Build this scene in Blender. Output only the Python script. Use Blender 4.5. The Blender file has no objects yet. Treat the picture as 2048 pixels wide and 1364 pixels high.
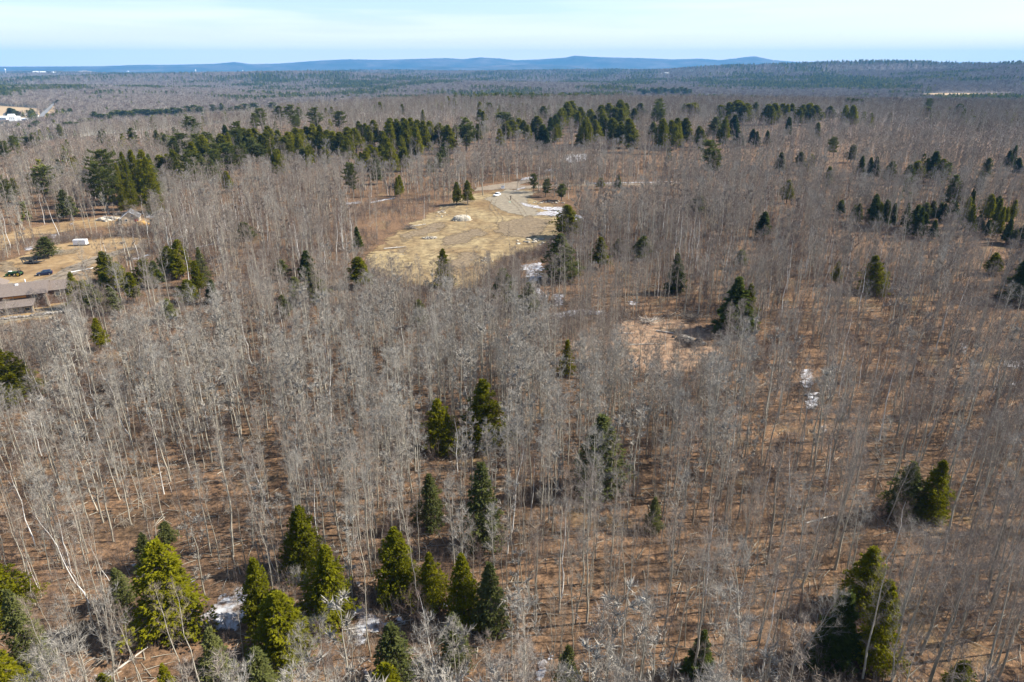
import bpy, math, random
import numpy as np
from mathutils import Vector
from mathutils.geometry import delaunay_2d_cdt

R = math.radians
rng = np.random.default_rng(7)
random.seed(7)
S = bpy.context.scene
COL = S.collection

# ------------------------------------------------------------------ camera
HAZE = 5.4e-5
CAM_H = 60.0
PITCH = R(22.0)
cd = bpy.data.cameras.new("camera")
cam = bpy.data.objects.new("camera", cd)
COL.objects.link(cam)
cam.location = (0, 0, CAM_H)
cam.rotation_euler = (R(90) - PITCH, 0, 0)
cd.sensor_width = 36.0
cd.lens = 24.0
cd.clip_start = 0.5
cd.clip_end = 150000.0
S.camera = cam
FPX = 24.0 / 36.0 * 2048.0

# ------------------------------------------------------------------ light
SUN_EL, SUN_AZ = R(40.0), R(7.0)         # azimuth measured from +X towards +Y
sun_dir = Vector((math.cos(SUN_AZ) * math.cos(SUN_EL), math.sin(SUN_AZ) * math.cos(SUN_EL), math.sin(SUN_EL)))
ld = bpy.data.lights.new("sun", 'SUN')
ld.energy = 5.0
ld.angle = R(0.5)
ld.color = (1.0, 0.935, 0.82)
lo = bpy.data.objects.new("sun", ld)
lo.rotation_euler = sun_dir.to_track_quat('Z', 'Y').to_euler()
COL.objects.link(lo)

W = bpy.data.worlds.new("World")
S.world = W
W.use_nodes = True
nt = W.node_tree
bg = nt.nodes["Background"]
sky = nt.nodes.new("ShaderNodeTexSky")
sky.sky_type = 'NISHITA'
sky.sun_disc = False
sky.sun_elevation = SUN_EL
sky.sun_rotation = R(90) - SUN_AZ
sky.altitude = 100
sky.air_density = 1.0
sky.dust_density = 0.6
sky.ozone_density = 2.0
geo = nt.nodes.new("ShaderNodeNewGeometry")
mp = nt.nodes.new("ShaderNodeMapping"); mp.vector_type = 'POINT'
mp.inputs['Scale'].default_value = (1.8, 1.8, 34.0)
mp.inputs['Rotation'].default_value = (0.0, R(0.8), 0.0)
tcw = nt.nodes.new("ShaderNodeTexCoord")
nz = nt.nodes.new("ShaderNodeTexNoise")
nz.inputs['Scale'].default_value = 1.3
nz.inputs['Detail'].default_value = 5.0
nz.inputs['Roughness'].default_value = 0.5
nz.inputs['Distortion'].default_value = 0.4
rp = nt.nodes.new("ShaderNodeValToRGB")
rp.color_ramp.elements[0].position = 0.44
rp.color_ramp.elements[0].color = (0.0, 0.0, 0.0, 1)
rp.color_ramp.elements[1].position = 0.62
rp.color_ramp.elements[1].color = (0.80, 0.80, 0.80, 1)
mxw = nt.nodes.new("ShaderNodeMix"); mxw.data_type = 'RGBA'
mxw.inputs[7].default_value = (6.0, 6.4, 6.8, 1)
nt.links.new(tcw.outputs['Generated'], mp.inputs['Vector'])
nt.links.new(mp.outputs['Vector'], nz.inputs['Vector'])
nt.links.new(nz.outputs['Fac'], rp.inputs['Fac'])
sxyz = nt.nodes.new("ShaderNodeSeparateXYZ"); nt.links.new(tcw.outputs['Generated'], sxyz.inputs[0])
mr = nt.nodes.new("ShaderNodeMapRange"); mr.interpolation_type = 'SMOOTHSTEP'
mr.inputs['From Min'].default_value = 0.06; mr.inputs['From Max'].default_value = 0.30
mr.inputs['To Min'].default_value = 1.0; mr.inputs['To Max'].default_value = 0.12
nt.links.new(sxyz.outputs['Z'], mr.inputs['Value'])
mlt = nt.nodes.new("ShaderNodeMath"); mlt.operation = 'MULTIPLY'
nt.links.new(rp.outputs['Color'], mlt.inputs[0]); nt.links.new(mr.outputs[0], mlt.inputs[1])
mh_ = nt.nodes.new("ShaderNodeMapRange"); mh_.interpolation_type = 'SMOOTHSTEP'
mh_.inputs['From Min'].default_value = 0.0; mh_.inputs['From Max'].default_value = 0.07
mh_.inputs['To Min'].default_value = 0.95; mh_.inputs['To Max'].default_value = 0.0
nt.links.new(sxyz.outputs['Z'], mh_.inputs['Value'])
nt.links.new(mlt.outputs[0], mxw.inputs[0])
mxh = nt.nodes.new("ShaderNodeMix"); mxh.data_type = 'RGBA'; mxh.inputs[7].default_value = (7.2, 6.9, 6.4, 1)
nt.links.new(mh_.outputs[0], mxh.inputs[0])
nt.links.new(sky.outputs['Color'], mxw.inputs[6])
nt.links.new(mxw.outputs[2], mxh.inputs[6]); nt.links.new(mxh.outputs[2], bg.inputs['Color'])
bg.inputs['Strength'].default_value = 0.09

S.view_settings.view_transform = 'Standard'
S.view_settings.look = 'None'
S.view_settings.exposure = 1.12
S.view_settings.gamma = 1.0
S.cycles.max_bounces = 4
S.cycles.diffuse_bounces = 2
S.cycles.transmission_bounces = 3
S.cycles.volume_bounces = 0
S.cycles.transparent_max_bounces = 8

# ------------------------------------------------------------------ terrain
def sm(a, b, x):
    t = np.clip((x - a) / (b - a), 0, 1)
    return t * t * (3 - 2 * t)

# skyline of the far mountains: (pixel x, pixel y) read off the picture, used to size the real hills
SKY = [(-700,133),(0,133.5),(200,133),(280,130),(350,130),(430,128.5),(468,124.5),(500,128.5),(560,127),(600,124),(640,121.5),(700,119),(760,120),
       (830,118.5),(895,116.5),(925,118.5),(960,114.5),(1000,117),(1030,121),(1080,119.5),(1130,116),(1150,111.5),(1180,113.5),
       (1240,115.5),(1300,117),(1345,119),(1360,118.5),(1400,117.5),(1440,121),(1470,118),(1490,115.5),(1510,114),(1545,120.5),(1600,124),
       (1650,122),(1700,125.5),(1741,122),(1780,124),(1826,122),(1880,126),(1943,125),(2100,130),(2700,132)]
_saz = np.array([math.atan((x - 1024) / FPX * math.cos(PITCH)) for x, y in SKY])
def _elev(x, y):
    v = Vector(((x - 1024) / FPX, math.cos(PITCH) + (682 - y) / FPX * math.sin(PITCH), -math.sin(PITCH) + (682 - y) / FPX * math.cos(PITCH)))
    return math.atan2(v.z, math.hypot(v.x, v.y)), math.atan2(v.x, v.y)
_se = np.array([_elev(x, y)[0] for x, y in SKY]); _saz = np.array([_elev(x, y)[1] for x, y in SKY])

def gz(az, r, a0, r0, wa, wr, h):
    return h * np.exp(-((az - a0) / wa) ** 2 - ((r - r0) / wr) ** 2)

def terrain(x, y):
    x = np.asarray(x, float); y = np.asarray(y, float)
    r = np.hypot(x, y); az = np.arctan2(x, np.maximum(y, 1e-6)); az = np.where(y < 0, np.sign(x) * np.pi / 2, az)
    r0 = np.interp(az, [-0.75, -0.62, -0.5, -0.3, -0.1, 0.2, 0.45, 0.8], [470, 500, 600, 760, 980, 980, 1000, 1000])
    dep = np.interp(az, [-0.7, 0.0, 0.3, 0.6], [46, 46, 40, 30])
    z = 4.0 * sm(430, 900, r)
    z = z - dep * sm(r0, r0 + 850, r)
    # rolling hills of the valley
    k = sm(1500, 2800, r)
    z = z + k * (9 * np.sin(x / 610.0 + 1.3) * np.cos(y / 540.0 + .4) + 6 * np.sin(x / 290.0 + y / 410.0) + 7 * np.sin(y / 900.0 + x / 2100.0 + 2.0))
    z = z + gz(az, r, -0.36, 5200, .25, 900, 30) + gz(az, r, -0.1, 8200, .25, 1200, 30) + gz(az, r, 0.12, 7000, .22, 900, 34)
    z = z + gz(az, r, 0.44, 5200, .15, 1000, 74) + gz(az, r, 0.80, 4200, .22, 1000, 165) + gz(az, r, 0.26, 5800, .10, 900, 50)
    z = z + gz(az, r, -.62, 3300, .2, 500, 22) + gz(az, r, .55, 2900, .12, 500, 14)
    k2 = sm(8200, 9800, r)
    z = z + k2 * (17 * np.sin(y / 640.0 + x / 2600.0) * np.sin(x / 1500.0 + 2) + 11 * np.sin(x / 800.0 - y / 1300.0 + .7))
    # mountains
    ez = np.interp(az, _saz, _se)
    zm = 60 + 16000 * np.tan(ez)
    bump = 1 + 0.06 * np.sin(x / 430.0) * np.sin(y / 500.0)
    base = np.where(r > 11000, -30 * sm(11000, 13000, r), 0)
    z = z + base
    m = np.exp(-((r - 16000) / 1100.0) ** 2)
    z = z * (1 - m) + m * np.maximum(zm, 20) * bump
    m2 = 0.85 * np.exp(-((r - 13300) / 800.0) ** 2) * (0.66 + 0.22 * np.sin(az * 17 + 1.0) + .12 * np.sin(az * 41)) * sm(-.45, -.1, az)
    z = z + m2 * np.maximum(zm + 20, 0) * 0.8
    return z

def tz(x, y):
    return float(terrain(x, y))

def ray(px, py):
    sx = (px - 1024) / FPX; sy = (682 - py) / FPX
    return np.array([sx, math.cos(PITCH) + sy * math.sin(PITCH), -math.sin(PITCH) + sy * math.cos(PITCH)])

_ts = np.geomspace(30, 19000, 3400)
def ground(px, py, up=0.0):
    """point of the ground (raised by up) seen at a pixel of the 2048-wide picture"""
    d = ray(px, py)
    P = _ts[:, None] * d[None, :]
    z = P[:, 2] + CAM_H
    t = terrain(P[:, 0], P[:, 1]) + up
    hit = np.nonzero(z <= t)[0]
    if len(hit) == 0:
        return None
    i = hit[0]
    if i == 0:
        return P[0]
    a = z[i-1] - t[i-1]; b = z[i] - t[i]
    f = a / (a - b)
    q = P[i-1] * (1 - f) + P[i] * f
    return np.array([q[0], q[1], q[2] + CAM_H - up])

def top_z(Y, py):
    t = (682 - py) / FPX
    return CAM_H + Y * (t * math.cos(PITCH) - math.sin(PITCH)) / (math.cos(PITCH) + t * math.sin(PITCH))

def depth(P):
    return P[1] * math.cos(PITCH) + (CAM_H - P[2]) * math.sin(PITCH)

def project(P):
    w = P[..., 2] - CAM_H
    d = P[..., 1] * math.cos(PITCH) - w * math.sin(PITCH)
    v = P[..., 1] * math.sin(PITCH) + w * math.cos(PITCH)
    return 1024 + FPX * P[..., 0] / d, 682 - FPX * v / d

def px_at(P):
    return FPX / depth(P)

def poly_ground(pts):
    return np.array([ground(x, y)[:2] for x, y in pts])

def inside(poly, x, y):
    x = np.asarray(x); y = np.asarray(y)
    c = np.zeros(x.shape, bool)
    n = len(poly)
    for i in range(n):
        x1, y1 = poly[i]; x2, y2 = poly[(i + 1) % n]
        k = ((y1 > y) != (y2 > y)) & (x < (x2 - x1) * (y - y1) / (y2 - y1 + 1e-12) + x1)
        c ^= k
    return c

# ------------------------------------------------------------------ materials
def mat(name, color=(.5, .5, .5), rough=.8, metal=0.0, spec=None):
    m = bpy.data.materials.new(name); m.use_nodes = True
    b = m.node_tree.nodes["Principled BSDF"]
    b.inputs['Base Color'].default_value = (*color, 1)
    b.inputs['Roughness'].default_value = rough
    b.inputs['Metallic'].default_value = metal
    b.inputs['Specular IOR Level'].default_value = .2 if spec is None else spec
    return m

def ramp(nt, stops):
    r = nt.nodes.new("ShaderNodeValToRGB")
    e = r.color_ramp.elements
    e[0].position, e[0].color = stops[0][0], (*stops[0][1], 1)
    e[1].position, e[1].color = stops[-1][0], (*stops[-1][1], 1)
    for p, c in stops[1:-1]:
        k = e.new(p); k.color = (*c, 1)
    return r

def noise_mat(name, scale, stops, detail=6, rough=.9, bump=0.0, bumpdist=.05, coord='Object', stretch=(1, 1, 1), scale2=None, stops2=None, fac2=0.5, rn=.6, distort=0):
    """noise coloured surface, second larger noise multiplied in"""
    m = bpy.data.materials.new(name); m.use_nodes = True
    nt = m.node_tree; b = nt.nodes["Principled BSDF"]
    b.inputs['Roughness'].default_value = rough
    b.inputs['Specular IOR Level'].default_value = .15
    tc = nt.nodes.new("ShaderNodeTexCoord"); mp = nt.nodes.new("ShaderNodeMapping")
    mp.inputs['Scale'].default_value = stretch
    nt.links.new(tc.outputs[coord], mp.inputs['Vector'])
    n = nt.nodes.new("ShaderNodeTexNoise"); n.inputs['Scale'].default_value = scale; n.inputs['Detail'].default_value = detail
    n.inputs['Roughness'].default_value = rn; n.inputs['Distortion'].default_value = distort
    nt.links.new(mp.outputs['Vector'], n.inputs['Vector'])
    r = ramp(nt, stops); nt.links.new(n.outputs['Fac'], r.inputs['Fac'])
    out = r.outputs['Color']
    if scale2:
        n2 = nt.nodes.new("ShaderNodeTexNoise"); n2.inputs['Scale'].default_value = scale2; n2.inputs['Detail'].default_value = 5
        nt.links.new(mp.outputs['Vector'], n2.inputs['Vector'])
        r2 = ramp(nt, stops2); nt.links.new(n2.outputs['Fac'], r2.inputs['Fac'])
        mx = nt.nodes.new("ShaderNodeMix"); mx.data_type = 'RGBA'; mx.blend_type = 'MULTIPLY'; mx.inputs[0].default_value = fac2
        nt.links.new(out, mx.inputs[6]); nt.links.new(r2.outputs['Color'], mx.inputs[7]); out = mx.outputs[2]
    nt.links.new(out, b.inputs['Base Color'])
    if bump:
        bp = nt.nodes.new("ShaderNodeBump"); bp.inputs['Strength'].default_value = bump; bp.inputs['Distance'].default_value = bumpdist
        nt.links.new(n.outputs['Fac'], bp.inputs['Height']); nt.links.new(bp.outputs['Normal'], b.inputs['Normal'])
    return m

def fade_edge(m, width, nscale):
    """let a thin ground patch run out raggedly into what lies below it"""
    nt = m.node_tree; L = nt.links; b = nt.nodes["Principled BSDF"]
    a = nt.nodes.new("ShaderNodeAttribute"); a.attribute_name = 'edge'
    tc = nt.nodes.new("ShaderNodeTexCoord"); n = nt.nodes.new("ShaderNodeTexNoise")
    n.inputs['Scale'].default_value = nscale; n.inputs['Detail'].default_value = 6; n.inputs['Roughness'].default_value = .7
    L.new(tc.outputs['Object'], n.inputs['Vector'])
    s = nt.nodes.new("ShaderNodeMath"); s.operation = 'MULTIPLY_ADD'; s.inputs[1].default_value = 5.0 * width; s.inputs[2].default_value = -2.9 * width
    L.new(n.outputs['Fac'], s.inputs[0])
    ad = nt.nodes.new("ShaderNodeMath"); ad.operation = 'ADD'; L.new(a.outputs['Fac'], ad.inputs[0]); L.new(s.outputs[0], ad.inputs[1])
    mr = nt.nodes.new("ShaderNodeMapRange"); mr.inputs['From Min'].default_value = 0; mr.inputs['From Max'].default_value = width * .45
    L.new(ad.outputs[0], mr.inputs['Value']); L.new(mr.outputs[0], b.inputs['Alpha'])
    return m

def plant_mat(name, cols, trans=0.0, nscale=1.5, rough=.8):
    """colour from per-face attribute 'tone' and per-object random"""
    m = bpy.data.materials.new(name); m.use_nodes = True
    nt = m.node_tree
    for n in list(nt.nodes):
        nt.nodes.remove(n)
    out = nt.nodes.new("ShaderNodeOutputMaterial")
    at = nt.nodes.new("ShaderNodeAttribute"); at.attribute_name = 'tone'
    oi = nt.nodes.new("ShaderNodeObjectInfo")
    ad = nt.nodes.new("ShaderNodeMath"); ad.operation = 'MULTIPLY'; ad.inputs[1].default_value = .55
    ad2 = nt.nodes.new("ShaderNodeMath"); ad2.operation = 'MULTIPLY_ADD'; ad2.inputs[1].default_value = .45
    nt.links.new(at.outputs['Fac'], ad.inputs[0])
    nt.links.new(oi.outputs['Random'], ad2.inputs[0]); nt.links.new(ad.outputs[0], ad2.inputs[2])
    n = len(cols)
    r = ramp(nt, [(i / (n - 1), c) for i, c in enumerate(cols)])
    nt.links.new(ad2.outputs[0], r.inputs['Fac'])
    d = nt.nodes.new("ShaderNodeBsdfDiffuse")
    nt.links.new(r.outputs['Color'], d.inputs['Color'])
    if trans > 0:
        t = nt.nodes.new("ShaderNodeBsdfTranslucent"); nt.links.new(r.outputs['Color'], t.inputs['Color'])
        ms = nt.nodes.new("ShaderNodeMixShader"); ms.inputs[0].default_value = trans
        nt.links.new(d.outputs[0], ms.inputs[1]); nt.links.new(t.outputs[0], ms.inputs[2])
        nt.links.new(ms.outputs[0], out.inputs['Surface'])
    else:
        nt.links.new(d.outputs[0], out.inputs['Surface'])
    return m

M = {}
M['bark'] = plant_mat('pale_bark', [(.20, .18, .145), (.34, .31, .25), (.54, .50, .41)])
M['darkbark'] = plant_mat('dark_bark', [(.10, .085, .075), (.16, .14, .125), (.24, .215, .19)])
M['birch'] = plant_mat('white_birch_bark', [(.50, .48, .44), (.66, .64, .60), (.80, .78, .74)])
M['twig'] = plant_mat('grey_twigs', [(.145, .118, .099), (.240, .202, .170), (.370, .322, .275)])
M['twigw'] = plant_mat('silvery_twigs', [(.19, .170, .148), (.29, .265, .230), (.41, .385, .340)])
M['tantwig'] = plant_mat('tan_twigs', [(.160, .122, .094), (.262, .208, .165), (.395, .325, .262)])
M['redtwig'] = plant_mat('reddish_twigs', [(.090, .062, .052), (.150, .108, .090), (.235, .18, .15)])
M['hemlock'] = plant_mat('hemlock_needles', [(.070, .074, .006), (.155, .156, .009), (.275, .258, .012)], trans=.35)
M['pine'] = plant_mat('pine_needles', [(.068, .080, .020), (.128, .142, .034), (.205, .216, .055)], trans=.3)
M['spruce'] = plant_mat('spruce_needles', [(.034, .048, .012), (.072, .090, .018), (.125, .142, .026)], trans=.2)
M['dull'] = plant_mat('dull_needles', [(.065, .076, .024), (.125, .136, .042), (.205, .208, .070)], trans=.3)

# ------------------------------------------------------------------ mesh builders
class MB:
    def __init__(s):
        s.V = []; s.F = []; s.T = []; s.Mi = []; s.n = 0
    def add(s, V, F, tone=0.5, mi=0):
        V = np.asarray(V, np.float32).reshape(-1, 3); F = np.asarray(F, np.int32).reshape(-1, 3)
        s.V.append(V); s.F.append(F + s.n); s.n += len(V)
        t = np.broadcast_to(np.asarray(tone, np.float32), (len(F),)); s.T.append(t)
        s.Mi.append(np.full(len(F), mi, np.int32))
    def tube(s, P, rad, sides=4, tone=.5, mi=0):
        P = np.asarray(P, float); n = len(P)
        d = P[-1] - P[0]; d /= np.linalg.norm(d) + 1e-9
        a = np.cross(d, [0, 0, 1.0] if abs(d[2]) < .9 else [1.0, 0, 0]); a /= np.linalg.norm(a); b = np.cross(d, a)
        th = np.arange(sides) * 2 * np.pi / sides
        ring = np.cos(th)[:, None] * a + np.sin(th)[:, None] * b
        V = (P[:, None, :] + np.asarray(rad)[:, None, None] * ring[None]).reshape(-1, 3)
        F = []
        for i in range(n - 1):
            for k in range(sides):
                k2 = (k + 1) % sides
                q = (i*sides+k, i*sides+k2, (i+1)*sides+k2, (i+1)*sides+k)
                F += [(q[0], q[1], q[2]), (q[0], q[2], q[3])]
        s.add(V, F, tone, mi)
    def slivers(s, P, D, L, w, tone, mi=0):
        """thin triangles from points P along directions D"""
        P = np.asarray(P); D = np.asarray(D); n = len(P)
        D = D / (np.linalg.norm(D, axis=1, keepdims=True) + 1e-9)
        r = rng.normal(size=(n, 3)); a = np.cross(D, r); a /= (np.linalg.norm(a, axis=1, keepdims=True) + 1e-9)
        L = np.broadcast_to(L, (n,))[:, None]; w = np.broadcast_to(w, (n,))[:, None]
        V = np.stack([P - a * w / 2, P + a * w / 2, P + D * L], 1).reshape(-1, 3)
        s.add(V, np.arange(3 * n).reshape(-1, 3), tone, mi)
    def mesh(s, name, mats, smooth=False):
        V = np.concatenate(s.V); F = np.concatenate(s.F); T = np.concatenate(s.T); Mi = np.concatenate(s.Mi)
        me = bpy.data.meshes.new(name)
        me.vertices.add(len(V)); me.vertices.foreach_set('co', V.ravel())
        me.loops.add(F.size); me.loops.foreach_set('vertex_index', F.ravel())
        me.polygons.add(len(F)); me.polygons.foreach_set('loop_start', np.arange(0, F.size, 3, dtype=np.int32))
        me.polygons.foreach_set('material_index', Mi)
        at = me.attributes.new('tone', 'FLOAT', 'FACE'); at.data.foreach_set('value', T.astype(np.float32))
        for m in mats:
            me.materials.append(m)
        me.update(calc_edges=True)
        return me

def merge(a, b):
    m = MB()
    for src in (a, b):
        off = m.n
        for V, F, T, Mi in zip(src.V, src.F, src.T, src.Mi):
            m.V.append(V); m.F.append(F + off); m.T.append(T); m.Mi.append(Mi)
        m.n += src.n
    return m

def unit(v):
    v = np.asarray(v, float)
    return v / (np.linalg.norm(v) + 1e-9)

def bare(h, cs, cr, nb, up, ntw, trad, tw_len=.9, tw_w=.018, wob=.35, fork=0, prof=None, tm=1, seed=0, sub=5, low=0, limb=.42):
    """leafless tree -> (trunk MB, crown MB); material 0 = bark, 1 = twig"""
    g = np.random.default_rng(seed)
    T = MB(); C = MB()
    n = 9
    zs = np.linspace(0, h, n)
    off = np.cumsum(g.normal(0, wob * h / 60, (n, 2)), 0); off -= off[0]
    tp = np.column_stack([off, zs])
    tr = trad * (1 - .93 * (zs / h) ** 1.1)
    T.tube(tp, tr, 6, g.uniform(.3, .8))
    def at(t):
        f = t * (n - 1); i = min(int(f), n - 2); f -= i
        return tp[i] * (1 - f) + tp[i + 1] * f, tr[i] * (1 - f) + tr[i + 1] * f
    tpos, tdir = [], []
    az = g.uniform(0, 6.28)
    for k in range(nb + low):
        if k < nb:
            t = cs + (.97 - cs) * ((k + g.uniform(0, 1)) / nb) ** .9
            pr = prof(t) if prof else math.sin(math.pi * min(1, max(.12, (t - cs) / (1 - cs) * .85 + .15)) ** .9) * .9 + .12
            L = cr * pr * g.uniform(.7, 1.2); u = up + g.uniform(-.15, .25)
        else:
            t = g.uniform(.15, cs); L = cr * g.uniform(.15, .4); u = up - .35
        az += 2.4 + g.uniform(-.5, .5)
        p0, r0 = at(t)
        d = np.array([math.cos(az), math.sin(az), u]); d = unit(d)
        m = 5
        pts = [p0]; dd = d.copy()
        for j in range(m - 1):
            dd = unit(dd + np.array([0, 0, .10 * (1 if u > 0 else .6)]) + g.normal(0, .10, 3))
            pts.append(pts[-1] + dd * L / (m - 1))
        pts = np.array(pts)
        br = max(r0 * limb, .012)
        C.tube(pts, br * np.linspace(1, .22, m), 3, g.uniform(.2, .75), tm)
        for j in range(sub):
            f = g.uniform(.25, 1.0) * (m - 1); i = min(int(f), m - 2); f -= i
            q = pts[i] * (1 - f) + pts[i + 1] * f
            sd = unit(unit(pts[i + 1] - pts[i]) * .8 + g.normal(0, .5, 3) + np.array([0, 0, .25]))
            sl = L * g.uniform(.25, .5)
            q2 = q + sd * sl * .5; q3 = q2 + unit(sd + g.normal(0, .2, 3) + [0, 0, .12]) * sl * .5
            C.tube(np.array([q, q2, q3]), np.array([br * .34, br * .20, br * .08]) + .003, 3, g.uniform(.1, .75), tm)
            for a, b in ((q, q2), (q2, q3)):
                kk = max(1, int(ntw / (nb * sub * 2)))
                f2 = g.uniform(0, 1, (kk, 1))
                tpos.append(a * (1 - f2) + b * f2); tdir.append(np.broadcast_to(unit(b - a), (kk, 3)) * .7 + g.normal(0, .55, (kk, 3)) + np.array([0, 0, .28]))
    P = np.concatenate(tpos); D = np.concatenate(tdir)
    C.slivers(P, D, tw_len * g.uniform(.5, 1.3, len(P)), tw_w * g.uniform(.7, 1.3, len(P)), g.uniform(0, 1, len(P)), tm)
    # second order twiglets
    k = len(P) // 2
    sel = g.choice(len(P), k, replace=False)
    Q = P[sel] + D[sel] / np.linalg.norm(D[sel], axis=1, keepdims=True) * tw_len * .4
    C.slivers(Q, D[sel] + g.normal(0, .6, (k, 3)), tw_len * .55, tw_w * .8, g.uniform(0, 1, k), tm)
    return T, C

def brush(h, ns, ntw, seed, w=.014, spread=.5):
    g = np.random.default_rng(seed); C = MB()
    P, D = [], []
    for i in range(ns):
        a = g.uniform(0, 6.28); r = g.uniform(0, spread)
        b = np.array([r * math.cos(a), r * math.sin(a), 0]); L = h * g.uniform(.55, 1)
        d = unit([math.cos(a) * .22 + g.normal(0, .08), math.sin(a) * .22 + g.normal(0, .08), 1])
        pts = np.array([b, b + d * L * .5, b + unit(d + g.normal(0, .08, 3)) * L])
        C.tube(pts, np.array([.03, .018, .006]) * h / 4, 3, g.uniform(0, 1), 0)
        k = ntw // ns; f = g.uniform(.2, 1, (k, 1))
        P.append(pts[0] * (1 - f) + pts[2] * f); D.append(d * .8 + g.normal(0, .55, (k, 3)))
    P = np.concatenate(P); D = np.concatenate(D)
    C.slivers(P, D, h * .22 * g.uniform(.5, 1.4, len(P)), w, g.uniform(0, 1, len(P)), 1)
    return C

def conifer(h, cr, kind, seed, nclump, leaf, cb=.06, rnd=0.0):
    """kind: hemlock (rounded cone, drooping sprays), pine (open whorled plates), spruce (narrow spire). -> trunk, crown"""
    g = np.random.default_rng(seed)
    T = MB(); C = MB()
    lean = g.normal(0, .012, 2)
    T.tube([(0, 0, 0), (lean[0] * h * .5, lean[1] * h * .5, h * .5), (lean[0] * h, lean[1] * h, h * .985)], [h * .017, h * .011, .02], 6, .4)
    levels = {'hemlock': 26, 'pine': 15, 'spruce': 24}[kind]
    per = {'hemlock': 9, 'pine': 6, 'spruce': 8}[kind]
    cl = max(4, int(nclump / (levels * per)))
    lob = g.uniform(.62, 1.25, 9)
    for i in range(levels):
        t = cb + (1 - cb) * (i + g.uniform(-.3, .3)) / levels
        t = min(max(t, cb * .8), .985)
        u = max(0.0, (t - cb) / (1 - cb))
        if kind == 'hemlock':
            pr = (1 - u) ** (.78 - .18 * rnd) * min(1, .62 + u * 2.6)
        elif kind == 'spruce':
            pr = (1 - u) ** (.95 - .2 * rnd) * min(1, .8 + u * 2)
        else:
            pr = math.sqrt(max(0.02, 1 - u ** 2.2)) * min(1, .55 + u * 1.5)
        off = g.uniform(0, 6.28)
        for k in range(per):
            a = off + k * 6.283 / per + g.uniform(-.3, .3)
            lb = lob[int((a % 6.283) / 6.284 * 9) % 9]
            L = cr * pr * lb * g.uniform(.60, 1.22) * (1.0 if g.uniform() > .16 else .5)
            if kind == 'hemlock' and g.uniform() < .07: continue
            if kind == 'pine':
                if g.uniform() < .14: continue
                L *= g.uniform(.75, 1.2)
            el = {'hemlock': .02 - .12 * (1 - u) + .5 * u ** 4, 'spruce': -.22 + .35 * u, 'pine': .12 + .35 * u}[kind] + g.normal(0, .06)
            d = np.array([math.cos(a), math.sin(a), el]); side = np.array([-math.sin(a), math.cos(a), 0])
            p0 = np.array([lean[0] * h * t, lean[1] * h * t, h * t])
            C.tube([p0, p0 + d * L * .55, p0 + d * L * .98 + np.array([0, 0, (-.10 if kind != 'pine' else .06) * L])], [max(.012, h * .0028), h * .0018, .004], 3, .3, 0)
            n = int(cl * (.35 + .9 * L / cr * 1.3)) + 3
            s = np.sqrt(g.uniform(.04 if kind != 'pine' else .25, 1, n))
            if kind == 'pine':
                s = .35 + .65 * g.uniform(0, 1, n)
            wmax = {'hemlock': .36, 'spruce': .30, 'pine': .30}[kind] * L
            lat = g.uniform(-1, 1, n) * wmax * np.sin(np.pi * np.clip(s, 0, 1) ** 1.1 * .86 + .25)
            droop = {'hemlock': -.16, 'spruce': -.10, 'pine': .05}[kind]
            vert = droop * L * s ** 2 + g.normal(0, {'hemlock': .035, 'spruce': .03, 'pine': .035}[kind] * h * .35, n) - np.abs(lat) * .18
            P = p0 + d * (L * s)[:, None] + side * lat[:, None]; P[:, 2] += vert
            m = 3
            # each clump: m leaf triangles fanning outward
            bt = g.uniform(0, 1)
            for q in range(m):
                dirv = d * .9 + side * np.sign(lat)[:, None] * .6 + g.normal(0, .55, (n, 3))
                if kind == 'pine': dirv[:, 2] += .55
                if kind == 'hemlock': dirv[:, 2] -= .12
                dirv /= np.linalg.norm(dirv, axis=1, keepdims=True)
                r = g.normal(size=(n, 3)) * .8; r[:, 2] *= .25
                aa = np.cross(dirv, np.array([0, 0, 1.0]) + r); aa /= np.linalg.norm(aa, axis=1, keepdims=True) + 1e-9
                sz = leaf * g.uniform(.6, 1.35, (n, 1))
                V = np.stack([P - aa * sz * .42, P + aa * sz * .42, P + dirv * sz * 1.25], 1).reshape(-1, 3)
                C.add(V, np.arange(3 * n).reshape(-1, 3), np.clip(bt * .55 + g.uniform(0, .5, n), 0, 1), 1)
    # leader tip
    n = 40
    P = np.array([lean[0] * h, lean[1] * h, 0]) + np.column_stack([g.normal(0, .012 * h, (n, 2)), h * g.uniform(.93, 1.0, n)])
    D = g.normal(0, .5, (n, 3)) + np.array([0, 0, .8])
    C.slivers(P, D, leaf * 1.4, leaf * .7, g.uniform(.3, 1, n), 1)
    return T, C

# ------------------------------------------------------------------ object helpers
def tag(o, label=None, cat=None, group=None, kind=None):
    if label: o['label'] = label
    if cat: o['category'] = cat
    if group: o['group'] = group
    if kind: o['kind'] = kind
    return o

def link(name, me, parent=None, loc=(0, 0, 0), rot=(0, 0, 0), scale=(1, 1, 1)):
    o = bpy.data.objects.new(name, me)
    o.location = loc; o.rotation_euler = rot; o.scale = scale
    COL.objects.link(o)
    if parent is not None: o.parent = parent
    return o

def empty(name, loc, rot=(0, 0, 0), scale=(1, 1, 1)):
    o = link(name, None, None, loc, rot, scale); o.empty_display_size = 1
    return o

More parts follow.
